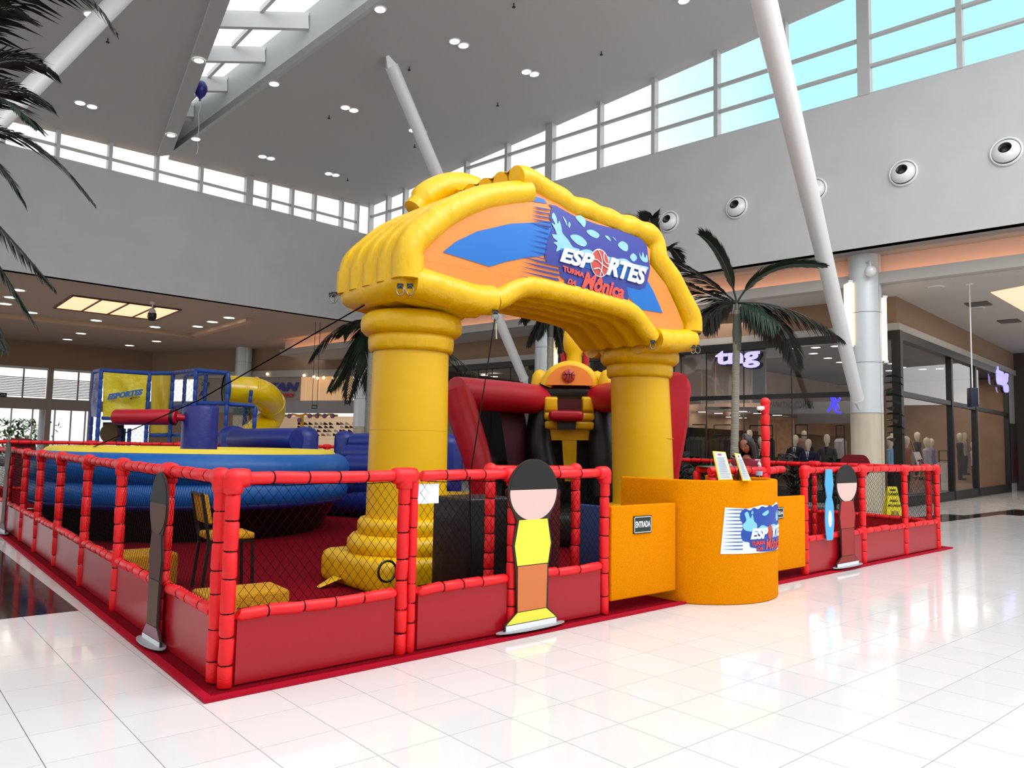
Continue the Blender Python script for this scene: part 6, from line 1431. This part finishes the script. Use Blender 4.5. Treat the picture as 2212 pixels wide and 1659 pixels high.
mb=MB();mb.prism([np.array([b_[0]+u*.26,b_[1]-.002,.42+v*.9]) for u,v in ell(0,.3,.2,.12)],(0,-.002,0));obj('painted_area',mb,mat('sticker_white',(226,238,246)),t)
Y_=np.array([.021,-1.,0]);nl=np.array([-1.,0,0])
b_=np.array([FY(6.05)-.075,6.1,.02])
cutout('plain brown and black painted cutout board hanging on the left fence',b_,Y_,nl,.42,1.28,fields(blk_,(84,54,40),(70,36,28),(84,54,40),(150,110,120)),.0)
b_=np.array([FY(14.2)-.12,14.3,.02])
cutout('plain dark wine painted cutout board far along the left fence',b_,Y_,nl,.5,1.45,fields((50,30,28),(90,60,50),(120,20,40),(90,50,46),(120,90,90)),.0)
for (x,D,lab) in ((1848,14.6,'plain dark red cutout board seen from behind over the far right fence rail'),(43,19.2,'plain dark red cutout board back seen over the far left rail')):
    if D<16: b_=onp(x,1100,(13.62,0,0),(1,0,0));ax_=np.array([0,-1.,0]);nn=np.array([1.,0,0])
    else: b_=onp(x,1000,(0,19.12,0),(0,1,0));ax_=np.array([1.,0,0]);nn=np.array([0,1.,0])
    b_[2]=0.;t=thing('display_cutout',lab,'cutout',tuple(b_))
    mb=MB();mb.prism([b_+ax_*u*.5+UP*v*1.55 for u,v in [(-.25,0.02),(.25,0.02),(.28,.5)]+ell(.25,.84,.3,.13,10,R_(-80),R_(100))+ell(-.25,.84,.3,.13,10,R_(80),R_(260))+[(-.28,.5)]],nn*.012);obj('board',mb,mat('cut_wine',(110,12,28),.5),t)
# ================================================================ attendant
def skinmesh(name,pts,edges,rad,m,parent,sub=2,root=0):
    me=bpy.data.meshes.new(name);me.from_pydata([tuple(map(float,p)) for p in pts],edges,[]);o=bpy.data.objects.new(name,me);COL.objects.link(o)
    sk_=o.modifiers.new('s','SKIN');o.modifiers.new('b','SUBSURF').levels=sub
    for i,v in enumerate(me.skin_vertices[0].data):
        r=rad[i];v.radius=(r,r) if not hasattr(r,'__len__') else r
    me.skin_vertices[0].data[root].use_root=True
    dg=bpy.context.evaluated_depsgraph_get();dg.update();m2=bpy.data.meshes.new_from_object(o.evaluated_get(dg));m2.name=name
    bpy.data.objects.remove(o);n=bpy.data.objects.new(name,m2);COL.objects.link(n);m2.materials.clear();m2.materials.append(m)
    m2.polygons.foreach_set('use_smooth',[True]*len(m2.polygons));n.parent=parent;return n
pp0=atD(1614,1000,9.75)
g_=np.array([pp0[0],pp0[1],.02])
# faces left and down, toward the counter
per=localthing('person','long haired person in a wine and white jacket standing behind the counter, head bowed','person',tuple(g_),YAW*-1+R_(-38))
m_sk=mat('skin',(168,112,90),.5);m_hair=mat('black_hair',(12,10,12),.4,bump=(60,.5,.01),stretch=(1,1,.1))
S=1.0
bp_=[(0,0,.92),(0,0,1.05),(0,-.01,1.2),(0,0,1.34),(0,.0,1.42),(0,-.01,1.48),
 (.10,0,.88),(.105,0,.48),(.105,.02,.08),(.105,-.1,.035),(-.10,0,.88),(-.105,0,.48),(-.105,.02,.08),(-.105,-.1,.035),
 (.16,0,1.36),(.215,.0,1.2),(.22,-.05,1.07),(.15,-.25,1.08),(.12,-.32,1.09),(-.16,0,1.36),(-.215,0,1.2),(-.22,-.05,1.07),(-.15,-.25,1.08),(-.12,-.32,1.09)]
ed=[(0,1),(1,2),(2,3),(3,4),(4,5),(0,6),(6,7),(7,8),(8,9),(0,10),(10,11),(11,12),(12,13),(3,14),(14,15),(15,16),(16,17),(17,18),(3,19),(19,20),(20,21),(21,22),(22,23)]
rd=[(.13,.1),(.115,.09),(.13,.095),(.13,.09),(.06,.06),(.045,.05),.095,.06,.045,.035,.095,.06,.045,.035,.062,.05,.045,.038,.03,.062,.05,.045,.038,.03]
skinmesh('body',bp_,ed,rd,m_sk,per)
sc_=lambda r,k:(r[0]*k,r[1]*k) if hasattr(r,'__len__') else r*k
idx=[0,1,2,3,4,14,15,16,17,19,20,21,22];mp_={v:i for i,v in enumerate(idx)}
jp=[bp_[i] for i in idx];je=[(mp_[a],mp_[b]) for a,b in ed if a in mp_ and b in mp_]
skinmesh('jacket',jp,je,[sc_(rd[i],1.16) for i in idx],mat('jacket_wine',(126,18,48),.7),per)
for s_x in (1,-1):
    skinmesh('sleeve',[(s_x*.13,0,1.375),(s_x*.215,0,1.25),(s_x*.228,-.03,1.1)],[(0,1),(1,2)],[.078,.069,.062],mat('jacket_white',(212,210,216),.7),per)
idx=[0,6,7,8,10,11,12];mp_={v:i for i,v in enumerate(idx)}
skinmesh('trousers',[bp_[i] for i in idx],[(mp_[a],mp_[b]) for a,b in ed if a in mp_ and b in mp_],[sc_(rd[i],1.14) for i in idx],mat('trousers_black',(18,18,22),.8),per)
# head tilted down
hd=MB();hc=np.array([0,-.045,1.60]);tl=R_(24)
def hrot(p):
    x,y,z=p;y2=y*math.cos(tl)-z*math.sin(tl)*1;z2=y*math.sin(tl)+z*math.cos(tl);return (hc[0]+x,hc[1]+y2 if False else hc[1]+y*math.cos(tl)-z*math.sin(tl),hc[2]+z*math.cos(tl)+y*math.sin(tl))
prof=[];n=20;m_=14;vs=[];fs=[]
for i in range(m_+1):
    ph=math.pi*i/m_;z=.118*math.cos(ph);r=math.sin(ph)
    for j in range(n):
        a=2*math.pi*j/n;x=.075*r*math.cos(a);y=.092*r*math.sin(a)
        if z<0: x*=1+z*2.6;y*=1+z*1.3
        if y<-.06 and abs(x)<.022 and -.045<z<.02: y-=.016*(1-abs(x)/.03)*(1-(z-.02)/-.07*-.2)
        vs.append(hrot((x,y,z)))
for i in range(m_):
    for j in range(n): fs.append((i*n+j,i*n+(j+1)%n,(i+1)*n+(j+1)%n,(i+1)*n+j))
hd.add(vs,fs,True)
for sx in (-1,1): hd.sphere(hrot((sx*.075,.01,-.01)),.02,8,6,(.5,1,1.4))
hd.sphere(hrot((0,-.098,-.022)),.014,8,6,(.9,1,1.3));obj('head',hd,m_sk,per)
mb=MB()
for sx in (-1,1): mb.sphere(hrot((sx*.03,-.083,.012)),.010,8,5,(1.5,.6,.6))
obj('eye',mb,m_black,per)
mb=MB()
for sx in (-1,1): mb.tube([hrot((sx*.016,-.093,.033)),hrot((sx*.032,-.088,.038)),hrot((sx*.048,-.076,.033))],.003,5)
obj('eyebrow',mb,m_hair,per)
mb=MB();mb.sphere(hrot((0,-.086,-.062)),.012,8,5,(1.9,.6,.5));obj('mouth',mb,mat('lips',(130,60,60),.5),per)
mb=MB();vs=[];fs=[]
for i in range(13):
    t=i/12;z=.135-t*.62;
    for j in range(17):
        gq=R_(48)*min(1,max(0,(t-.1)/.12));a=R_(-90)+gq+(2*math.pi-2*gq)*j/16
        rx=.086*min(1,math.sqrt(max(0,t*5)))*(1+.15*t);ry=.105*min(1,math.sqrt(max(0,t*5)))*(1-.1*t)
        x,y,zz=rx*math.cos(a),ry*math.sin(a)+.012+.05*t,z
        q=hrot((x,y,zz)) if t<.35 else tuple(np.array(hrot((x,y,z*.0+.135-.35*.62)))+np.array([0,.0+.06*(t-.35),-(t-.35)*.62]))
        vs.append(q)
for i in range(12):
    for j in range(16): fs.append((i*17+j,i*17+j+1,(i+1)*17+j+1,(i+1)*17+j))
mb.add(vs,fs,True);o=obj('hair',mb,m_hair,per);md=o.modifiers.new('t','SOLIDIFY');md.thickness=.025;md.offset=0
for sx in (-1,1):   # hands resting forward
    for k,(dx,ln) in enumerate(((-.025,.06),(-.01,.07),(.006,.066),(.02,.055))):
        p=np.array([sx*.115+dx,-.34,1.085]);mb=MB();mb.tube([p,p+np.array([0,-ln*.5,.002]),p+np.array([0,-ln,-.014])],[.009,.008,.006],6);obj('finger',mb,m_sk,per)
    mb=MB();p=np.array([sx*.085,-.33,1.08]);mb.tube([p,p+np.array([-sx*.02,-.03,0]),p+np.array([-sx*.02,-.05,-.008])],[.01,.009,.007],6);obj('thumb',mb,m_sk,per)
